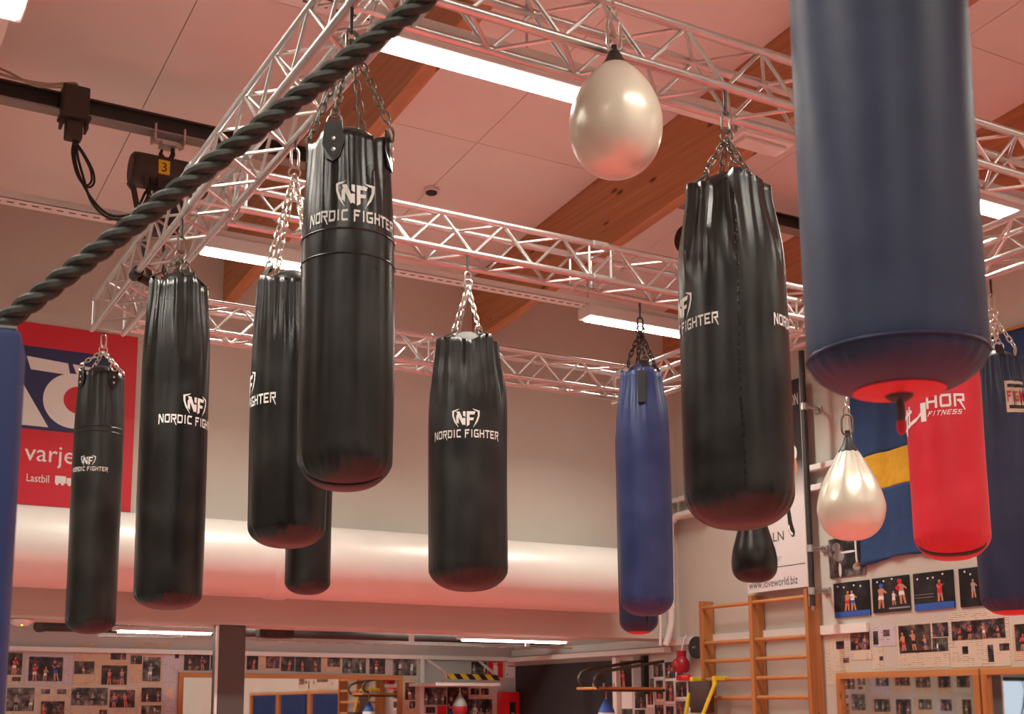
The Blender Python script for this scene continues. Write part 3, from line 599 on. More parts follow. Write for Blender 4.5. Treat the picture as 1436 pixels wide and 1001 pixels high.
def band(t, r, dome, edge, rad, pt, y0, half, mat, w=.022):
    """flat strap lying across the underside of a bag"""
    def zz(rho): return (dome + edge) * (1 - max(0, 1 - (min(rho, r) / r) ** 2.7) ** .55)
    mb = MB(); vs = []; n = 22
    for i in range(n + 1):
        x = -half + 2 * half * i / n
        for dy in (-w / 2, w / 2):
            yy = y0 * (1 - .55 * (x / half) ** 2) + dy; rho = min(math.hypot(x, yy), r * .995); vs.append((x, yy, zz(rho) - .004))
    fs = [(2 * i, 2 * i + 1, 2 * i + 3, 2 * i + 2) for i in range(n)]
    mb.add(vs, fs); o = mb.obj('base_strap', mat, t, True); so = o.modifiers.new('thickness', 'SOLIDIFY'); so.thickness = .003; return o
RD = math.radians
# -- the six lettered black bags and the plain ones
b1 = bag((1.527, 7.520, 3.875, 3.608, 2.034), .146, 'vinyl_soft', 'slim black bag with small white lettering in front of the red banner', .12, 'chrome', tabs=True, seed=3, logos=[(RD(-22), .955, .66)], seams=(1.20, 1.23), rot=RD(30), rim=.93, fold=.35, hook_h=.02)
b2 = bag((1.457, 5.527, 3.866, 3.553, 2.037), .151, 'vinyl_black', 'long black bag with its lettering turned to the right, second from the left', .19, 'old_chain', seed=11, logos=[(RD(39), .825, 1)], rot=RD(20), rim=.90, spread=.5, edge=.06)
b5 = bag((1.645, 4.518, 3.874, 3.269, 2.214), .152, 'vinyl_black', 'black bag on bright zinc chains half hidden behind the nearest left black bag', .14, 'chrome', seed=21, logos=[(RD(-84), .541, 1)], rot=RD(35), rim=.93, spread=.78, hook_h=.03)
b4 = bag((1.457, 3.492, 3.837, 3.387, 2.264), .146, 'vinyl_black', 'large black bag with emblem at its top, hanging in front of the left truss', .12, 'old_chain', tabs=True, seed=5, logos=[(RD(8), .818, .93)], seams=(.795, .715), rot=RD(-22), rim=.93, fold=.75, edge=.075, dome=.03)
band(b4[0], b4[1], .03, .075, b4[3], b4[4], -.055, .125, 'black', .028)
b8 = bag((2.788, 7.250, 3.872, 3.551, 2.299), .142, 'vinyl_soft', 'black bag mostly hidden, its lower end showing below the two left black bags', .2, 'old_chain', seed=31)
b3 = bag((2.879, 5.315, 3.879, 3.411, 2.165), .193, 'vinyl_soft', 'wide black bag with centred white emblem hanging alone in the middle', .16, 'chrome', seed=9, logos=[(RD(-3), .728, 1)], rot=RD(40), rim=.88, fill='fill_grey', spread=.5, fold=1.2, dome=.03, edge=.085)
b6 = bag((2.909, 3.350, 3.904, 3.486, 2.224), .190, 'vinyl_black', 'big black bag at the right with a puckered vertical seam between two prints', .19, 'old_chain', seed=17, logos=[(RD(-67), .705, 1), (RD(99), .705, 1)], rot=RD(20), rim=.86, fold=1.2, spread=.5, dome=.03, edge=.10)
# puckered seam of the right black bag
t, r, L, rad, pt, lift = b6
pk = MB()
for i in range(90):
    z = .12 + i * (L - .25) / 90; ph = RD(6) + .02 * math.sin(z * 9); R0 = rad(ph, z) + 0.0008 + .0055 * abs(math.sin(i * 1.1)); pk.add([pt(ph - .03, rad(ph - .03, z) + .0005, z), pt(ph, R0 + .001, z + .002), pt(ph + .03, rad(ph + .03, z) + .0005, z), pt(ph + .03, rad(ph + .03, z + .011) + .0005, z + .011), pt(ph, R0 + .001, z + .009), pt(ph - .03, rad(ph - .03, z + .011) + .0005, z + .011)], [(0, 1, 4, 5), (1, 2, 3, 4)])
pk.obj('puckered_seam', 'vinyl_black', t, True, 80)
# -- coloured bags
bb = bag((4.097, 5.505, 3.874, 3.467, 2.098), .148, 'vinyl_blue', 'slim bright blue bag on black chains right of the middle', .17, 'black', seed=13, rot=RD(15), rim=.80, spread=.62, edge=.055, dome=.045, fold=.8, fill='vinyl_navy')
MB().box((-.022, -.150, bb[2] - .20), (.022, -.128, bb[2] - .02)).obj('closure_flap', 'black', bb[0]); MB().tube([(0, 0, .012), (0, 0, -.03), (.004, 0, -.055)], [.012, .006, .004], 8).obj('base_tassel', 'black', bb[0])
b9 = bag((5.319, 7.250, 3.935, 3.724, 2.126), .137, 'vinyl_navy', 'narrow navy bag showing behind the slim bright blue bag', .06, 'black', seed=33, rim=.9, dome=.03, hook_h=.01)
base_disc(b9[0], .085, .137, .10, 'print_red')
BX, BY = 1.668, 1.495
ZB = 2.142
bn_ = bag((BX, BY, 3.88, 3.30, ZB), .152, 'vinyl_navy', 'huge close blue bag with a red disc and tassel underneath at the upper right', .35, 'chrome', seed=41, dome=.035, edge=.04, fold=.9, rim=.88, seams=(.066,))
rr = .1685
base_disc(bn_[0], .078, .152, .075, 'print_red')
MB().lathe([(0, -.014), (.012, -.013), (.022, -.006), (.026, .0)], 20).obj('base_knob', 'black', bn_[0], True)
MB().tube([(0, 0, -.01), (.001, -.001, -.03), (0, 0, -.05)], [.006, .0065, .006], 8).obj('base_tassel', 'pad_brown', bn_[0], True)
MB().tube([(0, 0, -.048), (0, 0, -.064), (.0, 0, -.072)], [.0075, .0075, .003], 8).obj('tassel_end', 'print_red', bn_[0], True)
br_ = bag((4.210, 3.540, 3.624, 3.223, 2.206), .151, 'vinyl_red', 'bright red bag with white print under the big blue bag', .18, 'chrome', seed=51, dome=.03, edge=.08, rim=.95, fold=.3)
band(br_[0], .151, .03, .08, br_[3], br_[4], -.09, .13, 'black', .02)
t, r, L, rad, pt, lift = br_
def on_red(off, pz): return lambda u, v: pt(off + u / r, rad(off + u / r, pz + v) + .002, pz + v)
zt = 2.825 - (2.206)
bend(word_quads('HOR', .15, .055), on_red(RD(3), zt)).obj('lettering', 'print_white', t)
bend(word_quads('FITNESS', .13, .020, .3, .4), on_red(RD(0), zt - .032)).obj('lettering', 'print_white', t)
bend([[(-.012, -.05), (.012, -.05), (.012, .03), (-.012, .03)]], on_red(RD(-31), zt)).obj('lettering', 'print_white', t)
bend([[(-.09, -.075), (.02, -.045), (.05, -.02), (.055, .0), (.03, -.025), (-.08, -.06)], [(-.06, -.09), (-.045, -.09), (-.03, .02), (-.045, .02)], [(-.03, -.06), (-.018, -.06), (-.01, .03), (-.022, .03)], [(-.085, -.02), (.0, -.0), (.0, .014), (-.085, -.006)]], on_red(RD(-54), zt), .008).obj('emblem', 'print_white', t)
bz = bag((5.530, 4.291, 3.879, 3.422, 2.077), .158, 'vinyl_navy', 'navy bag with a beige patch at the right edge, red ring underneath', .20, 'chrome', seed=61, rot=RD(10), rim=.88, dome=.03, edge=.06, fold=1.0, spread=.7)
t, r, L, rad, pt, lift = bz
base_disc(t, .105, .158, .09, 'print_red')
def on_bz(off, pz): return lambda u, v: pt(off + u / r, rad(off + u / r, pz + v) + .002, pz + v + lift(off + u / r, pz + v))
zp = L - .31
bend([[(-.065, 0), (.065, 0), (.065, .17), (-.065, .17)]], on_bz(RD(36), zp)).obj('patch', 'paper_a', t)
bend([[(u, v) for u, v in q] for q in word_quads('FIGHT', .11, .055)], lambda u, v: pt(RD(36) + u / r, rad(RD(36) + u / r, zp + .06 + v) + .004, zp + .06 + v + lift(RD(36) + u / r, zp + .06 + v))).obj('lettering', 'print_red', t)
for v0 in (.02, .135): bend([[(-.05, v0), (.05, v0), (.05, v0 + .018), (-.05, v0 + .018)]], lambda u, v: pt(RD(36) + u / r, rad(RD(36) + u / r, zp + v) + .004, zp + v + lift(RD(36) + u / r, zp + v))).obj('print_line', 'print_black', t)
# -- teardrop bags
def teardrop(loc, prof, label, collar, top, mat='vinyl_pearl', kind='chrome', puck=0.0, cat='punching bag', name='teardrop_bag'):
    t = thing(name, label, cat, loc, math.atan2(-loc[0], loc[1]), 'teardrop punch bags'); n = 64; vs = []
    pr = prof
    for r, z in pr:
        for j in range(n):
            a = 2 * PI * j / n; k = 1 + puck * smooth(.35, 1, z / pr[-1][1]) * (.5 - abs(math.sin(5 * a + 1))) * .10
            vs.append((r * k * math.sin(a), -r * k * math.cos(a), z))
    fs = [(i * n + j, i * n + (j + 1) % n, (i + 1) * n + (j + 1) % n, (i + 1) * n + j) for i in range(len(pr) - 1) for j in range(n)]
    MB().add(vs, fs).obj('cover', mat, t, True, 70)
    cr, c0, c1 = collar
    MB().lathe([(cr * 1.0, c0 - .004), (cr * 1.06, c0), (cr * .98, c0 + .006), (cr * .62, c0 + (c1 - c0) * .45), (cr * .42, c1 - .01), (cr * .34, c1), (0, c1)], 28).obj('collar', 'black', t, True)
    MB().bbox((-.010, -.004, c1 - .01), (.010, .004, c1 + .028), .002).obj('hanging_lug', 'black', t)
    return t
def spline(pts, n=40):
    out = []
    for i in range(n + 1):
        u = i / n * (len(pts) - 1); k = min(int(u), len(pts) - 2); f = u - k
        p0, p1, p2, p3 = pts[max(k - 1, 0)], pts[k], pts[k + 1], pts[min(k + 2, len(pts) - 1)]
        out.append(tuple(.5 * (2 * p1[a] + (p2[a] - p0[a]) * f + (2 * p0[a] - 5 * p1[a] + 4 * p2[a] - p3[a]) * f * f + (3 * p1[a] - p0[a] - 3 * p2[a] + p3[a]) * f ** 3) for a in (0, 1)))
    return [(max(r, 1e-4), z) for r, z in out]
k1 = .00252; P = [(0, 0), (20, 1.5), (37, 9), (52, 25), (61, 46), (64, 72), (61, 95), (51, 120), (38, 140), (27, 152), (22, 157)]
xx, yy, zz = 2.372, 3.300, 3.416
t = teardrop((xx, yy, zz), spline([(r * k1, z * k1) for r, z in P]), 'pearl white teardrop bag near the top, in front of the near truss', (.056, .39, .455), 0)
o = link('carabiner', link_mesh('carabiner', .125, .046, .0062, 'chrome'), t, (0, 0, .52)); o.rotation_euler = (0, 0, .25)
chain(t, (0, 0, .575), (0, 0, 4.10 - zz), 'chrome', .05)
k2 = .00286; P = [(0, 0), (16, 1), (29, 7), (40, 20), (46, 42), (43, 62), (35, 84), (24, 105), (16, 120), (12.5, 126)]
xx, yy, zz = 3.645, 3.540, 2.256
t = teardrop((xx, yy, zz), spline([(r * k2, z * k2) for r, z in P]), 'pearl white teardrop bag in front of the blue and yellow flag', (.039, .355, .415), 0, puck=1.0)
o = link('carabiner', link_mesh('carabiner', .085, .042, .005, 'old_chain'), t, (0, 0, .465)); chain(t, (0, 0, .50), (0, 0, 3.855 - zz), 'chrome', .04); MB().bbox((-.012, -.012, 3.85 - zz), (.012, .012, 3.8815 - zz), .003).obj('eye_bolt', 'old_chain', t)
k3 = .0045; P = [(0, 0), (13, 1), (23, 5), (30, 14), (32, 28), (30, 45), (26, 60), (22, 74), (18, 88), (14, 100)]
xx, yy, zz = 5.340, 6.030, 2.388
t = teardrop((xx, yy, zz), spline([(r * k3, z * k3) for r, z in P]), 'small black pear-shaped bag below the big right black bag', (.066, .44, .52), 0, 'vinyl_black')
link('carabiner', BIGL['old_chain'], t, (0, 0, .56)); chain(t, (0, 0, .60), (0, 0, 3.855 - zz), 'old_chain', .04); MB().bbox((-.012, -.012, 3.85 - zz), (.012, .012, 3.8815 - zz), .003).obj('eye_bolt', 'old_chain', t)
# ================================================================== things on the far wall
def rect(mb, x0, z0, x1, z1, fn, t0, t1): return mb.prism([(x0, z0), (x1, z0), (x1, z1), (x0, z1)], fn, t0, t1)
def disc_poly(cx, cz_, rx, rz_, n=32): return [(cx + rx * math.cos(2 * PI * i / n), cz_ + rz_ * math.sin(2 * PI * i / n)) for i in range(n)]
def figure(u, v, h, col, trunks, skin, lean=0.0, arm=0.0):
    """outlines of a small printed boxer standing at (u, v), h tall: list of (outline, material)"""
    k = h; X = lambda a, b: (u + a * k + lean * b * k, v + b * k); out = []
    out.append(([X(-.10, .0), X(-.03, .0), X(.0, .26), X(.02, .46), X(-.09, .46), X(-.09, .24)], skin)); out.append(([X(.06, .02), X(.13, .0), X(.11, .25), X(.09, .46), X(-.01, .46), X(.04, .25)], skin))
    out.append(([X(-.11, .34), X(.0, .36), X(.11, .34), X(.09, .52), X(-.09, .52)], trunks)); out.append(([X(-.08, .50), X(.08, .50), X(.12, .74), X(.05, .80), X(-.05, .80), X(-.12, .74)], col))
    out.append(([X(.08, .76), X(.13, .72), X(.22, .62 + arm), X(.19, .57 + arm), X(.09, .66)], skin)); out.append(([X(-.09, .76), X(-.13, .70), X(-.05, .58), X(.04, .64), X(.03, .68), X(-.04, .64)], skin))
    out.append(([(q[0], q[1]) for q in [X(.055 * math.cos(i * PI / 4), .89 + .075 * math.sin(i * PI / 4)) for i in range(8)]], skin)); return out
def print_figures(parent, figs, f, base):
    n = 0
    for outl in figs:
        for poly, m in outl: n += 1; MB().prism(poly, f, base, base + .0004 + .00004 * n).obj('printed_figure', m, parent)
FR = random.Random(77)
def crowd(a, b, c, d, mat):
    w, h = c - a, d - b; grey = mat == 'pic_c'; n = max(1, min(4, int(abs(w) / .10))); out = []
    for i in range(n):
        hh = h * FR.uniform(.62, .9); u = a + w * (i + .5 + FR.uniform(-.2, .2)) / n; s = 'print_grey' if grey else 'print_skin'
        out.append(figure(u, b + .004 - h * 0, hh * .98, FR.choice([s, s, 'print_white'] if grey else [s, 'print_red', 'print_navy', s]), FR.choice(['print_black', 'print_white'] if grey else ['print_red', 'print_white', 'print_blue', 'print_black']), s, FR.uniform(-.15, .15), FR.uniform(-.1, .25)))
    return out
# red sponsor banner
x0, z0, x1, z1 = .88, 3.10, 2.205, 4.50
t = thing('wall_banner', 'red advertising banner with a navy logo field on the far wall', 'banner', (1.54, YW - .012, z0))
fb = lambda u, v, o: (u - 1.54, .010 - o, v - z0)
rect(MB(), x0, z0, x1, z1, fb, 0, .006).obj('sheet', 'print_red', t)
rect(MB(), x0, 3.675, 2.013, 4.316, fb, .006, .0068).obj('logo_field', 'print_navy', t)
MB().prism([(1.375, 4.235), (1.68, 4.215), (1.70, 4.125), (1.41, 4.135)], fb, .0068, .0076).obj('logo_bar', 'print_white', t)
MB().prism([(1.715, 4.215), (1.865, 4.205), (1.99, 3.84), (1.85, 3.90)], fb, .0068, .0074).obj('logo_stem', 'print_white', t)
MB().prism(disc_poly(1.735, 3.925, .225, .215, 40), fb, .0068, .0078).obj('logo_ring', 'print_white', t)
MB().prism(disc_poly(1.775, 3.935, .115, .108, 32), fb, .0078, .0086).obj('logo_dot', 'print_red', t)
MB().prism([(1.12, 4.13), (1.34, 4.05), (1.56, 3.70), (1.36, 3.70), (1.30, 3.79), (1.12, 3.79)], fb, .0068, .0076).obj('logo_letter', 'print_white', t)
text_mesh('varje', .190, lambda u, v: fb(1.40 + u, 3.435 + v, .0066), align='LEFT').obj('lettering', 'print_white', t)
text_mesh('Lastbil', .085, lambda u, v: fb(1.42 + u, 3.275 + v, .0066), align='LEFT', sx=.78).obj('lettering', 'print_white', t)
tk = MB(); rect(tk, 1.63, 3.28, 1.71, 3.335, fb, .006, .0068); rect(tk, 1.715, 3.28, 1.75, 3.325, fb, .006, .0068); tk.obj('truck_icon', 'print_white', t)
for cx in (1.645, 1.685, 1.735): MB().prism(disc_poly(cx, 3.277, .012, .014, 12), fb, .006, .0074).obj('truck_wheel', 'print_white', t)
for gx, gz in ((1.62, 4.46), (2.18, 4.46), (2.18, 3.98), (2.18, 3.56), (2.18, 3.14), (1.93, 3.14), (1.2, 3.14)): MB().lathe([(.006, 0), (.008, .004), (.014, .004), (.017, 0)], 14, (gx - 1.54, .004, gz - z0), 'y').obj('grommet', 'galv', t, True)
# ================================================================== clippings on the recess back wall
PIX = ['pic_a', 'pic_b', 'pic_c', 'pic_d']
def sheet(fn, loc, name, u0, v0, u1, v1, mat, label, cat, pics=(), group=None, th=.0025):
    """a thin sheet on a wall; fn maps local (u, v, out) to world; origin at its foot"""
    t = thing(name, label, cat, loc(u0, v0, u1, v1), group=group); o0 = Vector(t.location)
    f = lambda u, v, o: tuple(Vector(fn(u, v, o)) - o0)
    mb = rect(MB(), u0, v0, u1, v1, f, .0005, th); me = mb.mesh('paper_sheet', mat); uv = me.uv_layers.new()
    for lp in me.loops: p = mb.v[lp.vertex_index] if False else me.vertices[lp.vertex_index].co; w = Vector(p) + o0; uv.data[lp.index].uv = ((w.x if abs(w.y - YB) < .1 else w.y) * 1.0, w.z * 1.0)
    so = link('paper_sheet', me, t)
    if mat.startswith('pic') and min(abs(u1 - u0), v1 - v0) > .07: print_figures(so, crowd(u0, v0, u1, v1, mat), f, th)
    for k, (a, b, c, d, m) in enumerate(pics):
        if min(abs(c - a), abs(d - b)) < .01: continue
        po = rect(MB(), a, b, c, d, f, th, th + .0012).obj('printed_picture', m, t)
        if m.startswith('pic') and min(abs(c - a), d - b) > .07: print_figures(po, crowd(a, b, c, d, m), f, th + .0012)
    return t
bfn = lambda u, v, o: (u, YB - o, v); bloc = lambda u0, v0, u1, v1: ((u0 + u1) / 2, YB - .001, v0)
rfn = lambda u, v, o: (XR - o, u, v); rloc = lambda u0, v0, u1, v1: (XR - .001, (u0 + u1) / 2, v0)
CL = [
 ((1.809, 1.833, 1.954, 2.133), 'paper_a', [((1.813, 1.921, 1.952, 2.133), 'pic_a'), ((1.867, 1.860, 1.946, 1.901), 'pic_b')], 'clipping with a crowd photo at the left edge under the ledge'),
 ((1.988, 1.835, 2.425, 2.112), 'paper_b', [((2.014, 1.863, 2.336, 2.098), 'pic_b')], 'pale clipping with a large dark photo of red glove shapes'),
 ((2.439, 1.817, 2.639, 2.147), 'paper_c', [((2.445, 1.937, 2.639, 2.063), 'pic_a')], 'orange clipping with a portrait strip photo'),
 ((2.649, 1.827, 2.978, 2.154), 'paper_c', [((2.795, 2.083, 2.950, 2.155), 'pic_a'), ((2.712, 1.834, 2.966, 2.026), 'pic_b')], 'clipping with a dark photo of raised arms'),
 ((2.992, 1.845, 3.318, 2.146), 'paper_c', [((2.995, 2.043, 3.111, 2.130), 'pic_a'), ((3.121, 1.873, 3.303, 2.118), 'pic_c')], 'clipping with two photos left of the mirror top'),
 ((3.332, 1.868, 3.502, 2.166), 'paper_b', [((3.446, 2.109, 3.490, 2.152), 'pic_a')], 'lilac clipping beside the mirror corner'),
 ((1.812, 1.351, 2.122, 1.812), 'paper_a', [((1.826, 1.574, 2.082, 1.799), 'pic_c')], 'clipping with a grey landscape photo at the lower left'),
 ((2.131, 1.348, 2.424, 1.822), 'paper_a', [((2.145, 1.739, 2.226, 1.787), 'pic_c'), ((2.293, 1.740, 2.381, 1.788), 'pic_c'), ((2.147, 1.511, 2.370, 1.670), 'pic_d')], 'clipping with two small and one colour photo'),
 ((2.431, 1.344, 2.795, 1.810), 'paper_a', [((2.431, 1.629, 2.784, 1.804), 'pic_c'), ((2.708, 1.510, 2.785, 1.587), 'pic_a')], 'clipping with a wide grey photo of a seated figure'),
 ((2.801, 1.341, 3.074, 1.813), 'paper_a', [((2.803, 1.608, 3.054, 1.785), 'pic_d')], 'clipping with a busy colour photo beside the wide grey photo'),
 ((3.075, 1.659, 3.327, 1.830), 'paper_c', [((3.118, 1.665, 3.321, 1.808), 'pic_b')], 'small orange clipping with a red photo'),
 ((3.085, 1.338, 3.337, 1.651), 'paper_a', [((3.124, 1.544, 3.327, 1.630), 'pic_c')], 'beige clipping under the small orange clipping'),
 ((3.341, 1.680, 3.466, 1.853), 'paper_b', [((3.378, 1.709, 3.437, 1.817), 'paper_c')], 'small lilac note left of the mirror frame'),
 ((3.359, 1.336, 3.484, 1.673), 'paper_b', [], 'plain lilac note left of the mirror frame, lowest'),
 ((3.544, 1.988, 3.815, 2.164), 'pic_b', [], 'dark red photo above the mirror left of the column'),
 ((3.827, 1.990, 3.914, 2.160), 'pic_a', [], 'narrow photo above the mirror touching the column'),
 ((4.217, 2.004, 4.343, 2.154), 'pic_b', [], 'photo above the mirror right of the column'),
 ((4.358, 1.999, 4.590, 2.165), 'paper_c', [((4.429, 2.022, 4.582, 2.159), 'pic_d')], 'clipping with a small colour photo above the mirror'),
 ((4.598, 1.994, 4.752, 2.162), 'pic_d', [], 'colour photo above the mirror, middle left'),
 ((4.760, 1.990, 5.056, 2.151), 'pic_b', [], 'wide photo with red figures above the mirror'),
 ((5.069, 1.986, 5.299, 2.156), 'paper_c', [((5.130, 2.048, 5.281, 2.149), 'pic_a')], 'orange clipping with a small photo above the mirror'),
 ((5.308, 1.982, 5.589, 2.154), 'pic_c', [], 'dark group photo above the mirror'),
 ((5.632, 1.978, 5.824, 2.159), 'pic_b', [], 'photo with a red top above the mirror'),
 ((5.920, 1.966, 6.214, 2.157), 'pic_c', [], 'dark photo above the mirror at its right end'),
 ((6.056, 1.309, 6.226, 1.919), 'paper_c', [((6.073, 1.696, 6.198, 1.887), 'pic_a'), ((6.127, 1.601, 6.199, 1.681), 'pic_c')], 'orange clipping right of the mirror'),
 ((6.297, 1.641, 6.597, 1.834), 'pic_c', [], 'grey photo of a figure right of the post'),
 ((6.299, 1.386, 6.470, 1.633), 'paper_b', [((6.334, 1.546, 6.451, 1.617), 'pic_b')], 'small clipping below the grey figure photo'),
 ((6.479, 1.385, 6.598, 1.633), 'print_red', [], 'small red sheet beside the clipping right of the post'),
 ((6.607, 1.384, 6.884, 1.844), 'pic_a', [], 'dark poster behind the red and grey speed bag'),
 ((6.894, 1.716, 7.168, 1.847), 'paper_c', [((6.912, 1.756, 7.026, 1.829), 'pic_a'), ((7.044, 1.757, 7.149, 1.831), 'pic_a')], 'orange sheet with two dark photos under the striped bar'),
 ((6.884, 1.382, 7.196, 1.708), 'pic_c', [], 'black and white poster left of the red cabinet'),
 ((6.922, 1.986, 7.131, 2.134), 'pic_c', [], 'black and white photo left of the fire extinguisher sign'),
 ((3.018, 2.220, 3.404, 2.263), 'paper_c', [], 'clipping strip above the ledge, left of the column'),
 ((2.462, 2.211, 2.635, 2.247), 'paper_c', [], 'small clipping strip above the ledge, far left'),
]
for (a, b, c, d), m, pics, lb in CL:
    sheet(bfn, bloc, 'newspaper_clipping' if m.startswith('paper') else 'wall_photo', a, b, c, d, m, lb, 'clipping' if m.startswith('paper') else 'photo', [(*q, pm) for q, pm in pics], 'clippings on the recess back wall')
rg = random.Random(5)
for i in range(6):
    for j in range(3):
        u0 = -.75 + i * .415; v1 = 2.12 - j * .36; w_, h_ = .36 + rg.uniform(-.03, .03), .31 + rg.uniform(-.02, .03); pm = rg.choice(PIX)
        sheet(bfn, bloc, 'newspaper_clipping', u0, v1 - h_, u0 + w_, v1, rg.choice(['paper_a', 'paper_a', 'paper_b', 'paper_c']), 'newspaper clipping seen only in the right mirror, %s row, %s from the window' % (['top', 'middle', 'bottom'][j], ['first', 'second', 'third', 'fourth', 'fifth', 'sixth'][i]), 'clipping', [(u0 + .03, v1 - h_ * rg.uniform(.6, .8), u0 + w_ - rg.uniform(.03, .12), v1 - .03, pm)], 'clippings seen only in the mirror')
# signs
a, b, c, d = 7.140, 1.956, 7.342, 2.138
t = thing('fire_sign', 'red fire extinguisher sign with a white symbol', 'sign', ((a + c) / 2, YB - .002, b)); f = lambda u, v, o: (u - (a + c) / 2, -o + .001, v - b)
rect(MB(), a, b, c, d, f, 0, .003).obj('plate', 'print_red', t); m = (a + c) / 2
sy = MB(); sy.prism([(m - .03, b + .03), (m + .03, b + .03), (m + .03, b + .13), (m + .012, b + .15), (m - .012, b + .15), (m - .03, b + .13)], f, .003, .004); sy.prism([(m - .035, b + .155), (m + .025, b + .155), (m + .03, b + .172), (m - .035, b + .165)], f, .003, .004); sy.obj('symbol', 'print_white', t)
a, b, c, d = 7.372, 1.958, 7.532, 2.141
t = thing('wall_notice', 'white notice with a printed line right of the fire sign', 'notice', ((a + c) / 2, YB - .002, b)); f = lambda u, v, o: (u - (a + c) / 2, -o + .001, v - b)
rect(MB(), a, b, c, d, f, 0, .003).obj('plate', 'print_white', t); rect(MB(), a + .03, d - .055, c - .03, d - .045, f, .003, .0036).obj('print_line', 'print_black', t); rect(MB(), a + .025, b + .025, a + .04, b + .045, f, .003, .0036).obj('print_mark', 'print_black', t)
# red extinguisher cabinet
a, b, c, d = 7.253, 1.297, 7.562, 1.792
c = XR - .04
t = thing('fire_cabinet', 'bright red fire extinguisher cabinet in the recess corner', 'cabinet', ((a + c) / 2, YB - .1, b)); h = (c - a) / 2
MB().bbox((-h, -.1, 0), (h, .1, d - b), .03).obj('body', 'red_plastic', t, True); MB().bbox((-.04, -.104, d - b - .30), (.04, -.098, d - b - .12), .004).obj('window_pane', 'black', t)
MB().prism([(-.022, -.30 + d - b), (.022, -.30 + d - b), (.02, -.24 + d - b), (-.02, -.24 + d - b)], lambda u, v, o: (u, -.1045 - o, v), 0, .001).obj('gauge', 'galv', t)
# upright post between the clippings
struct(placed(MB().box((6.24, YB - .05, 0), (6.29, YB, 2.15)), 'trim_4', 'white_metal'), 'pale upright strip on the recess back wall', 'trim')
# ================================================================== mirrors
def mirror(fn, loc, u0, v0, u1, v1, label, woods, fw=.05):
    t = thing('framed_mirror', label, 'mirror', loc); o0 = Vector(loc); f = lambda u, v, o: tuple(Vector(fn(u, v, o)) - o0)
    rect(MB(), u0 + fw, v0 + fw, u1 - fw, v1 - fw, f, .004, .010).obj('pane', 'mirror', t)
    rect(MB(), u0, v1 - fw, u1, v1, f, .001, .035).obj('rail', woods[0], t); rect(MB(), u0, v0, u1, v0 + fw, f, .001, .035).obj('rail', woods[0], t)
    rect(MB(), u0, v0 + fw, u0 + fw, v1 - fw, f, .001, .035).obj('stile', woods[1], t); rect(MB(), u1 - fw, v0 + fw, u1, v1 - fw, f, .001, .035).obj('stile', woods[1], t)
    return t
mirror(bfn, (4.76, YB - .02, .15), 3.49, .15, 6.03, 1.965, 'wide wood-framed mirror on the recess back wall behind the column', ('pine_x', 'pine_v'))
mirror(rfn, (XR - .02, 6.82, .15), 6.125, .15, 7.51, 1.885, 'wood-framed mirror under the clippings right of the wall bars', ('pine_y', 'pine_v'))
mirror(rfn, (XR - .02, 5.35, .15), 4.62, .15, 6.105, 1.885, 'wood-framed mirror at the right edge reflecting the bright window', ('pine_y', 'pine_v'))
mirror(rfn, (XR - .02, 3.85, .15), 3.12, .15, 4.60, 1.885, 'wood-framed mirror right of the view', ('pine_y', 'pine_v'))
# ================================================================== right wall papers
for (a, b, c, d), m, pics, lb in [
 ((7.388, 1.790, 7.632, 2.217), 'paper_a', [((7.435, 2.077, 7.521, 2.140), 'pic_b'), ((7.389, 1.965, 7.451, 2.005), 'pic_a')], 'narrow newspaper page beside the wall bars'),
 ((7.146, 1.983, 7.372, 2.226), 'paper_a', [((7.158, 2.062, 7.363, 2.209), 'pic_d')], 'newspaper page with a colour photo above the mirror corner'),
 ((6.895, 2.080, 7.130, 2.240), 'paper_b', [((7.069, 2.095, 7.120, 2.201), 'pic_a'), ((6.950, 2.156, 7.015, 2.206), 'pic_a')], 'lilac page with two tiny photos'),
 ((7.029, 1.905, 7.142, 2.077), 'paper_a', [((7.029, 1.970, 7.065, 2.003), 'pic_a')], 'small beige page below the lilac page'),
 ((6.394, 1.903, 6.879, 2.239), 'paper_a', [((6.553, 2.018, 6.861, 2.228), 'pic_a'), ((6.391, 2.125, 6.535, 2.230), 'pic_d'), ((6.400, 2.019, 6.543, 2.119), 'pic_c')], 'newspaper page with three dark match photos and a headline'),
 ((5.870, 1.894, 6.383, 2.296), 'paper_a', [((5.900, 2.092, 6.359, 2.230), 'pic_d'), ((6.225, 1.990, 6.275, 2.046), 'pic_a'), ((6.008, 1.926, 6.056, 2.047), 'pic_c'), ((5.875, 2.002, 5.957, 2.052), 'pic_d')], 'large newspaper page with a crowd photo hanging over the ledge'),
 ((5.567, 1.930, 5.842, 2.184), 'paper_c', [((5.586, 1.994, 5.823, 2.179), 'pic_a')], 'newspaper page at the right edge below the navy bag')]:
    t = sheet(rfn, rloc, 'newspaper_page', a, b, c, d, m, lb, 'clipping', [(*q, pm) for q, pm in pics], 'newspaper pages on the right wall', .003)
t = [o for o in bpy.data.objects if o.get('label') == 'newspaper page with three dark match photos and a headline'][0]
rect(MB(), -.14, .118, .20, .132, lambda u, v, o: (-o, u, v), .004, .005).obj('headline', 'print_black', t)
SKN = 'print_skin'
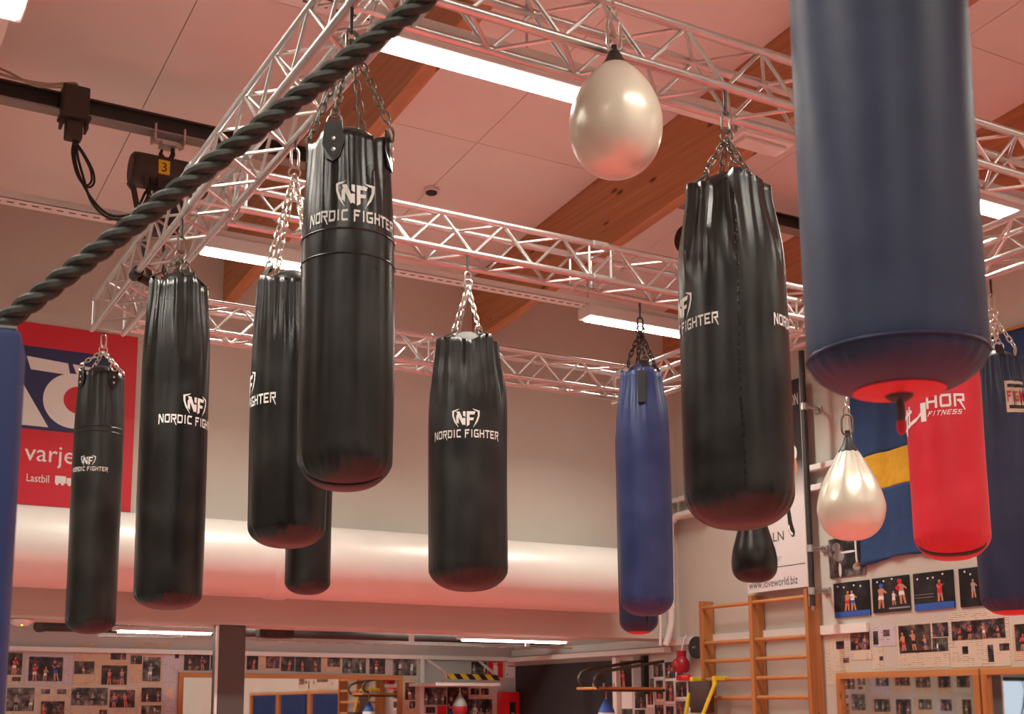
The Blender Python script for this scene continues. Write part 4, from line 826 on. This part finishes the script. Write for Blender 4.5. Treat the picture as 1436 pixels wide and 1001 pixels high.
PH = [((7.128, 2.331, 7.512, 2.612), 'first arena photo from the mast, two boxers in red and white', [(.36, .17, .60, SKN, 'print_red', .08, .05), (.55, .17, .60, 'print_white', 'print_blue', -.06, .0)], [(.5, .08, .5, .08, 'print_blue')]),
 ((6.725, 2.341, 7.096, 2.615), 'second arena photo, boxers in blue and red headgear', [(.22, .12, .72, SKN, 'print_white', .05, .0), (.82, .20, .72, SKN, 'print_white', -.08, .0), (.58, .18, .42, 'print_white', 'print_white', 0, 0)], [(.72, .10, .28, .02, 'print_grey')]),
 ((6.311, 2.331, 6.682, 2.614), 'third arena photo, a lone boxer over a blue canvas', [(.66, .20, .60, 'print_red', 'print_red', 0, .2)], [(.5, .09, .5, .09, 'print_blue'), (.25, .42, .25, .006, 'print_grey'), (.25, .34, .25, .006, 'print_grey')]),
 ((5.922, 2.329, 6.258, 2.611), 'fourth arena photo, partly hidden by the navy bag', [(.66, .06, .85, 'print_blue', 'print_blue', .1, 0), (.36, .22, .5, 'print_grey', 'print_grey', 0, 0)], [])]
for (a, b, c, d), lb, figs, bars in PH:
    t = thing('arena_photo', lb, 'photo', (XR - .001, (a + c) / 2, b), group='arena photos in a row'); w, h = c - a, d - b; f = lambda u, v, o: (-o, (.5 - u) * w, v * h)
    ps = rect(MB(), 0, 0, 1, 1, f, 0, .012).obj('print_sheet', 'pic_night', t)
    for u, v, ru, rv, m in bars: rect(MB(), u - ru, v - rv, u + ru, v + rv, f, .012, .0124).obj('printed_bar', m, ps)
    print_figures(ps, [figure(u, v, hh, co, tk_, SKN, le, ar) for u, v, hh, co, tk_, le, ar in figs], f, .0124)
    for k in range(4): MB().prism(disc_poly(.15 + .2 * k + random.uniform(-.05, .05), .88 + random.uniform(-.05, .05), .024, .028, 10), f, .012, .0128).obj('printed_lamp', 'print_white', ps)
ps = [o for o in bpy.data.objects if o.get('label', '').startswith('second arena')][0].children[0]
a, b, c, d = 6.725, 2.341, 7.096, 2.615
w, h = c - a, d - b; f = lambda u, v, o: (-o, (.5 - u) * w, v * h)
for u, v, m in ((.255, .765, 'print_blue'), (.76, .845, 'print_red'), (.70, .66, 'print_red')): MB().prism(disc_poly(u, v, .062, .066, 14), f, .0135, .0142).obj('printed_headgear', m, ps)
a, b, c, d = 7.157, 2.660, 7.546, 2.980
t = thing('portrait_photo', 'black and white fighter photo partly behind the flag cord', 'photo', (XR - .001, (a + c) / 2, b)); w, h = c - a, d - b; f = lambda u, v, o: (-o, (.5 - u) * w, v * h)
rect(MB(), 0, 0, 1, 1, f, 0, .010).obj('print_sheet', 'pic_c', t)
for i, (u, v, ru, rv, m) in enumerate([(.22, .78, .12, .12, 'print_grey'), (.28, .55, .16, .14, 'print_grey'), (.55, .62, .22, .03, 'print_white'), (.3, .18, .04, .18, 'print_white'), (.78, .22, .12, .10, 'print_grey')]): MB().prism(disc_poly(u, v, ru, rv, 14), f, .010, .0108 + i * .0001).obj('printed_figure', m, t)
# instant photos near the wall bars
QP = [(916,931,931,949,'pic_d'),(932,928,948,951,'pic_d'),(949,926.5,959,953,'pic_d'),(920,954,931,980,'pic_d'),(933,955,946,983,'pic_d'),(947.5,956,964,977,'pic_a'),(965,955,979,973,'pic_a'),(948,983,964,1004,'pic_d'),(890,970,907,993,'pic_a'),(908,968,917,988,'pic_a'),(966.5,979,978,992,'pic_d'),(918,988,932,1010,'pic_d'),(934,990,946,1010,'pic_d'),(890,995,906,1015,'pic_b'),(911,951,918,967,'pic_c')]
ROWN = ['top left of the cluster', 'top middle of the cluster with a red dress', 'top right of the cluster by the gloves', 'second row, leftmost', 'second row, under the red dress photo', 'second row with a dark suit', 'second row beside the post', 'third row, below the dark suit photo', 'large dark one by the black bar', 'narrow dark one by the black bar', 'small blue one by the post', 'bottom row, left', 'bottom row, middle', 'bottom left below the large dark one', 'tiny one right of the black bar']
RC = [(9.826, 1.906, 9.998, 2.031), (9.636, 1.888, 9.815, 2.046), (9.515, 1.871, 9.625, 2.051), (9.834, 1.691, 9.960, 1.871), (9.667, 1.669, 9.812, 1.861), (9.470, 1.709, 9.649, 1.851), (9.310, 1.734, 9.458, 1.854), (9.478, 1.527, 9.652, 1.668), (10.115, 1.601, 10.319, 1.764), (9.998, 1.636, 10.103, 1.776), (9.327, 1.608, 9.449, 1.694), (9.832, 1.484, 9.992, 1.636), (9.676, 1.486, 9.810, 1.622), (10.134, 1.446, 10.325, 1.587), (9.981, 1.782, 10.062, 1.894)]
for (a, b, c, d), q, nm in zip(RC, QP, ROWN):
    t = sheet(rfn, rloc, 'instant_photo', a, b - .025, c, d + .004, 'print_white', 'snapshot left of the wall bars, ' + nm, 'photo', [(a + .008, b, c - .008, d, q[4])], 'snapshots beside the wall bars', .003)
# black board, white strips, poster beside the recess
placed(MB().bbox((XR - .034, 10.66, 0), (XR - .002, 12.62, 2.09), .004), 'door_panel', 'charcoal', 'large charcoal door panel on the recess side wall', 'door panel')
placed(MB().box((XR - .05, 10.56, 0), (XR, 10.63, 2.12)), 'door_post', 'white_metal', 'white post between the charcoal panel and the posters', 'post')
t = sheet(rfn, rloc, 'wall_poster', 10.36, 1.80, 10.55, 2.08, 'pic_night', 'dark poster right of the white post', 'poster')
t = sheet(rfn, rloc, 'wall_poster', 10.15, 1.78, 10.33, 2.12, 'print_grey', 'plain pale board behind the bent tubes', 'poster')
t = sheet(rfn, rloc, 'wall_poster', 10.36, 1.60, 10.54, 1.775, 'print_white', 'white sheet below the bent tubes', 'poster')
t = sheet(rfn, rloc, 'wall_poster', 10.36, 1.35, 10.54, 1.595, 'pic_c', 'grey portrait sheet below the white sheet', 'poster')
placed(MB().box((XR - .06, 10.07, 1.74), (XR, 10.12, 2.12)), 'wall_bar_bracket', 'black', 'black upright bar holding the bent tubes', 'bracket')
# speed bag platforms
t = thing('speed_bag_platform', 'white platform with yellow and black striped bar on the recess back wall', 'platform', (6.75, YB - .4, 1.82))
ax, ay, az = 6.276, 12.100, 1.947
ex, ey, ez = 6.894, 12.100, 1.939
o = Vector(t.location); V = lambda x, y, z: tuple(Vector((x, y, z)) - o)
wl, wr = (6.333, 12.650, 2.136), (6.999, 12.650, 2.140)
MB().tube([V(*wl), V(ax - .03, 12.12, az + .06), V(ax, 12.1, az + .02), V(ax + .0, 12.1, az - .04), V(ax - .04, 12.15, az - .085)], .016, 8).obj('arm', 'white_metal', t, True)
MB().tube([V(*wr), V(ex - .02, 12.12, ez + .06), V(ex, 12.1, ez + .02), V(ex + .0, 12.1, ez - .04), V(ex - .02, 12.15, ez - .085)], .016, 8).obj('arm', 'white_metal', t, True)
n = 8
for i in range(n):
    p, q = i / n, (i + 1) / n; mb = MB(); c0 = Vector((ax + (ex - ax) * p, 12.1, az + (ez - az) * p)) - o; c1 = Vector((ax + (ex - ax) * q, 12.1, az + (ez - az) * q)) - o; sh = .055
    mb.add([c0 + Vector((0, -.03, .03)), c1 + Vector((0, -.03, .03)), c1 + Vector((sh, -.03, -.03)), c0 + Vector((sh, -.03, -.03)), c0 + Vector((0, .03, .03)), c1 + Vector((0, .03, .03)), c1 + Vector((sh, .03, -.03)), c0 + Vector((sh, .03, -.03))], [(0, 1, 2, 3), (7, 6, 5, 4), (0, 4, 5, 1), (1, 5, 6, 2), (2, 6, 7, 3), (3, 7, 4, 0)]); mb.obj('striped_pad', 'stripe_yellow' if i % 2 == 0 else 'black', t)
px0, _, pz0 = 6.114, 12.350, 1.857
px1, _, pz1 = 6.921, 12.100, 1.860
MB().bbox((px0 - o.x, -.28, pz1 - .018 - o.z), (px1 - o.x, .38, pz1 + .018 - o.z), .008).obj('board', 'white_metal', t)
def speed_bag(loc, label, c_top, c_bot):
    t = thing('speed_bag', label, 'speed bag', loc, group='speed bags'); pr = spline([(0, 0), (.045, .008), (.078, .045), (.085, .09), (.07, .15), (.045, .20), (.022, .235), (.012, .25)], 24)
    n = len(pr); MB().lathe(pr[:n // 2 + 1], 24).obj('lower_cover', c_bot, t, True); MB().lathe(pr[n // 2:], 24).obj('upper_cover', c_top, t, True)
    MB().lathe([(.012, .25), (.006, .27), (.006, .335), (0, .335)], 10).obj('swivel', 'galv', t, True); return t
sx, sy_, sz = 6.506, 12.200, 1.827
speed_bag((sx, sy_, pz1 - .018 - .337), 'red and grey speed bag under the striped platform', 'print_grey', 'glove_red')
t = thing('speed_bag_platform', 'platform of two brown bent tubes beside the charcoal door panel', 'platform', (7.2, 10.1, 1.76)); o = Vector(t.location)
for (tx, ty, tz), (bx_, by, bz_), (nx, ny, nz) in ((((7.440, 9.710, 2.051), (7.440, 9.778, 1.772), (6.633, 9.750, 1.852))), (((7.440, 10.007, 2.068), (7.440, 10.054, 1.789), (6.689, 10.100, 1.880)))):
    r_ = (tz - bz_) * .22
    MB().tube([V(tx, ny, tz), V(nx + .10, ny, nz + r_ * 1.5), V(nx + .03, ny, nz + r_ * 1.05), V(nx, ny, nz + r_ * .35), V(nx, ny, nz - r_ * .35), V(nx + .03, ny, nz - r_ * .9), V(nx + .09, ny, bz_), V(bx_, ny, bz_)], .016, 8).obj('bent_tube', 'brown_box', t, True)
q0 = Vector((6.671, 10.100, 1.791)); zb_ = q0.z
MB().bbox((q0.x - o.x, -.38, zb_ - .014 - o.z), (7.40 - o.x, .02, zb_ + .010 - o.z), .006).obj('board', 'pine_x', t)
for k in range(3): MB().tube([(q0.x + .08 + k * .12 - o.x, -.15, zb_ - o.z), (q0.x + .08 + k * .12 - o.x, -.15, zb_ + .05 - o.z)], .008, 6).obj('bolt', 'galv', t)
sx, sy_, sz = 6.864, 9.900, 1.756
speed_bag((sx, sy_, zb_ - .014 - .337), 'blue and white speed bag under the brown tube platform', 'print_blue', 'print_white')
# ================================================================== wall bars
t = thing('wall_bars', 'wooden wall bars with two bays fixed to the right wall', 'wall bars', (7.40, 8.44, 0))
for yy in (9.05, 8.37, 7.685): MB().bbox((-.06, yy - 8.44 - .02, 0), (.085, yy - 8.44 + .02, 2.58), .006).obj('upright', 'pine_v', t)
ru = MB().lathe([(0, 0), (.014, .0), (.018, .006), (.018, .63), (.014, .636), (0, .636)], 12, axis='y').mesh('rung', 'pine_y', True)
for y0 in (7.707, 8.392):
    for k in range(13):
        z = 2.514 if k == 0 else 2.189 - (k - 1) * .1655
        if z > .2: link('rung', ru, t, (-.03 if k else -.045, y0 - 8.44, z))
t = thing('hanging_step', 'brown padded step with yellow frame hooked on the wall bars', 'step', (7.28, 8.93, 1.30))
for y in (-.16, .15):
    MB().bbox((-.02, y - .02, .545), (.11, y + .02, .585), .008).bbox((-.045, y - .02, .50), (-.015, y + .02, .585), .008).obj('hook', 'yellow', t)
MB().tube([(-.05, -.20, .53), (-.16, -.13, .22)], .017, 8).obj('side_bar', 'yellow', t, True); MB().tube([(-.05, .175, .44), (-.10, .18, .22)], .017, 8).obj('side_bar', 'yellow', t, True)
MB().bbox((-.07, -.145, .26), (-.02, .145, .545), .012).obj('back_pad', 'pad_brown', t, True); MB().bbox((-.26, -.15, .17), (-.02, .17, .25), .012).obj('seat_pad', 'pad_brown', t, True)
# gloves, disc
t = thing('boxing_glove', 'red glove hanging left of the wall bars', 'glove', (7.40, 9.42, 1.93), group='hanging red gloves')
MB().lathe(spline([(0, 0), (.05, .005), (.072, .04), (.075, .09), (.06, .13), (.045, .15), (.048, .2), (.045, .21)], 20), 20).obj('fist', 'glove_red', t, True); MB().lathe(spline([(0, -.01), (.025, .0), (.03, .04), (.02, .08), (0, .09)], 12), 12, (-.06, .02, .04)).obj('thumb', 'glove_red', t, True); MB().tube([(0, 0, .2), (.03, -.01, .32), (.06, -.01, .36)], .006, 6).obj('lace', 'print_white', t)
placed(MB().bbox((7.40, 9.34, 1.86), (7.46, 9.52, 1.915), .02), 'red_pad', 'red_plastic', 'small red pad below the hanging glove', 'pad')
t = thing('weight_disc', 'black disc hung on the wall beside the first wall bar upright', 'disc', (7.44, 9.26, 2.06)); MB().lathe([(.012, 0), (.10, 0), (.105, .006), (.105, .018), (.06, .02), (.012, .02)], 28, (0, 0, .105), 'x').obj('plate', 'black', t, True); MB().lathe([(0, -.03), (.010, -.03), (.012, 0), (.012, .06)], 10, (0, 0, .105), 'x').obj('peg', 'galv', t, True)
# ================================================================== banner, mast, flag
t = thing('sponsor_banner', 'tall banner, black above and white below, on the right wall', 'banner', (7.37, 8.05, 2.60)); f = lambda u, v, o: (-o, (u - 8.19) * .985, (v - 2.62) * .985)
yl, yr, zl, zh = 8.56, 7.80, 2.62, 4.43
mg, nt, b_, N_, L_ = new_mat('banner_print'); tcn = N_('ShaderNodeTexCoord'); sep = N_('ShaderNodeSeparateXYZ'); L_(tcn.outputs['Object'], sep.inputs[0]); mrn = N_('ShaderNodeMapRange'); mrn.inputs['From Min'].default_value = 0; mrn.inputs['From Max'].default_value = 1.81; L_(sep.outputs['Z'], mrn.inputs['Value'])
L_(ramp(nt, mrn.outputs[0], [(.42, (.70, .67, .66)), (.60, (.03, .028, .026)), (1, (.012, .012, .012))]), b_.inputs['Base Color']); b_.inputs['Roughness'].default_value = .5
rect(MB(), yr, zl, yl, zh, f, 0, .004).obj('cloth', mg, t); rv = lambda u, v: f(8.19 - u, v, .005)
text_mesh('PROMOTION', .150, lambda u, v: rv(.175 + u, 4.20 + v), sx=.42).obj('lettering', 'print_white', t)
text_mesh('ALLN', .12, lambda u, v: rv(-.02 + u, 3.045 + v)).obj('lettering', 'print_black', t); text_mesh('sponsor', .085, lambda u, v: rv(-.06 + u, 2.87 + v)).obj('lettering', 'print_grey', t)
text_mesh('www.loveworld.biz', .105, lambda u, v: rv(-.045 + u, 2.655 + v), sx=.75).obj('lettering', 'print_black', t)
rect(MB(), 7.83, 2.815, 8.45, 2.822, f, .004, .005).obj('print_line', 'print_black', t)
MB().prism([(8.03, 3.36), (7.99, 3.36), (7.965, 3.19), (7.935, 3.10), (7.945, 3.06), (7.975, 3.06), (8.01, 3.11), (8.015, 3.2)], f, .004, .0052).obj('printed_leg', 'print_black', t)
MB().prism([(8.015, 3.16), (8.0, 3.1), (7.965, 3.07), (7.96, 3.09), (7.99, 3.12), (8.0, 3.17)], f, .0052, .0058).obj('printed_shoe', 'print_white', t)
for i, (u, v, ru_, rv_) in enumerate([(7.95, 3.88, .05, .07), (7.93, 3.78, .06, .08), (7.92, 3.66, .05, .09), (8.02, 3.98, .05, .05)]): MB().prism(disc_poly(u, v, ru_, rv_, 14), f, .004, .0052 + i * .0002).obj('printed_figure', 'print_skin' if i != 1 else 'print_white', t)
t = thing('flag_mast', 'dark vertical pole on brackets beside the sponsor banner', 'pole', (7.25, 7.51, 2.42)); MB().tube([(0, 0, 0), (0, 0, 2.14)], .024, 14).obj('pole', 'dark_steel', t, True); MB().tube([(-.01, .022, 2.12), (-.01, .022, .0)], .008, 6).obj('edge_strip', 'galv', t); MB().lathe([(0, -.04), (.012, -.03), (.016, 0)], 10).obj('foot_cap', 'galv', t)
for z in (1.66, .47, .12):
    MB().tube([(0, 0, z), (.12, .0, z + .005), (.17, .05, z + .03), (.24, .075, z + .03)], .014, 8).obj('bracket_arm', 'galv', t, True); MB().bbox((.225, .04, z - .01), (.248, .11, z + .05), .005).obj('bracket_plate', 'galv', t); MB().lathe([(.024, -.03), (.032, -.028), (.032, .028), (.024, .03)], 14, (0, 0, z)).obj('clamp', 'galv', t, True)
t = thing('wall_flag', 'hanging blue flag with a yellow stripe on the right wall', 'flag', (XR - .03, 6.40, 2.74))
def cloth(u0, u1, v0, v1, mat, nm, off=0.0):
    nu, nv = 48, 20; vs = []
    for i in range(nu + 1):
        for j in range(nv + 1):
            u = u0 + (u1 - u0) * i / nu; v = v0 + (v1 - v0) * j / nv; wob = .012 * math.sin(u * 21 + v * 3) + .008 * math.sin(u * 43 + 2 * v) * (1 - v / 1.7) + .006 * math.sin(v * 9)
            dz = .03 * math.sin((u - 5.6) * 2.2) * (1 - v / 1.8) - .012 * math.sin(u * 9) * (v < .02)
            vs.append((-off + wob, u - 6.4, v + dz))
    fs = [(i * (nv + 1) + j, (i + 1) * (nv + 1) + j, (i + 1) * (nv + 1) + j + 1, i * (nv + 1) + j + 1) for i in range(nu) for j in range(nv)]
    o = MB().add(vs, fs).obj(nm, mat, t, True, 80); s = o.modifiers.new('thickness', 'SOLIDIFY'); s.thickness = .002
cloth(5.55, 7.20, 0, .57, 'flag_blue', 'blue_field'); cloth(5.55, 7.20, .57, .86, 'flag_yellow', 'yellow_stripe'); cloth(5.55, 7.20, .86, 1.52, 'flag_blue', 'blue_field')
MB().tube([(-.01, .83, 1.54), (-.012, .832, .7), (-.012, .815, .05), (-.012, .81, .02)], .008, 8).obj('cord', 'print_white', t, True); MB().lathe([(0, 0), (.018, .005), (.02, .02), (.008, .035)], 12, (-.012, .81, -.015)).obj('cord_knob', 'pine_v', t, True)
MB().tube([(0, -.86, 1.53), (0, .82, 1.53)], .012, 8).obj('flag_rod', 'pine_y', t)
# ================================================================== blue wall pads at the back of the hall (mirrored)
for i in range(9):
    placed(MB().bbox((-5.8 + i * 1.46, YR, 0), (-5.8 + i * 1.46 + 1.42, YR + .12, 2.0), .02), 'wall_pad', 'mat_blue', 'blue wall pad on the rear wall, %s from the left wall' % ['first', 'second', 'third', 'fourth', 'fifth', 'sixth', 'seventh', 'eighth', 'ninth'][i], 'wall pad', 'blue wall pads')
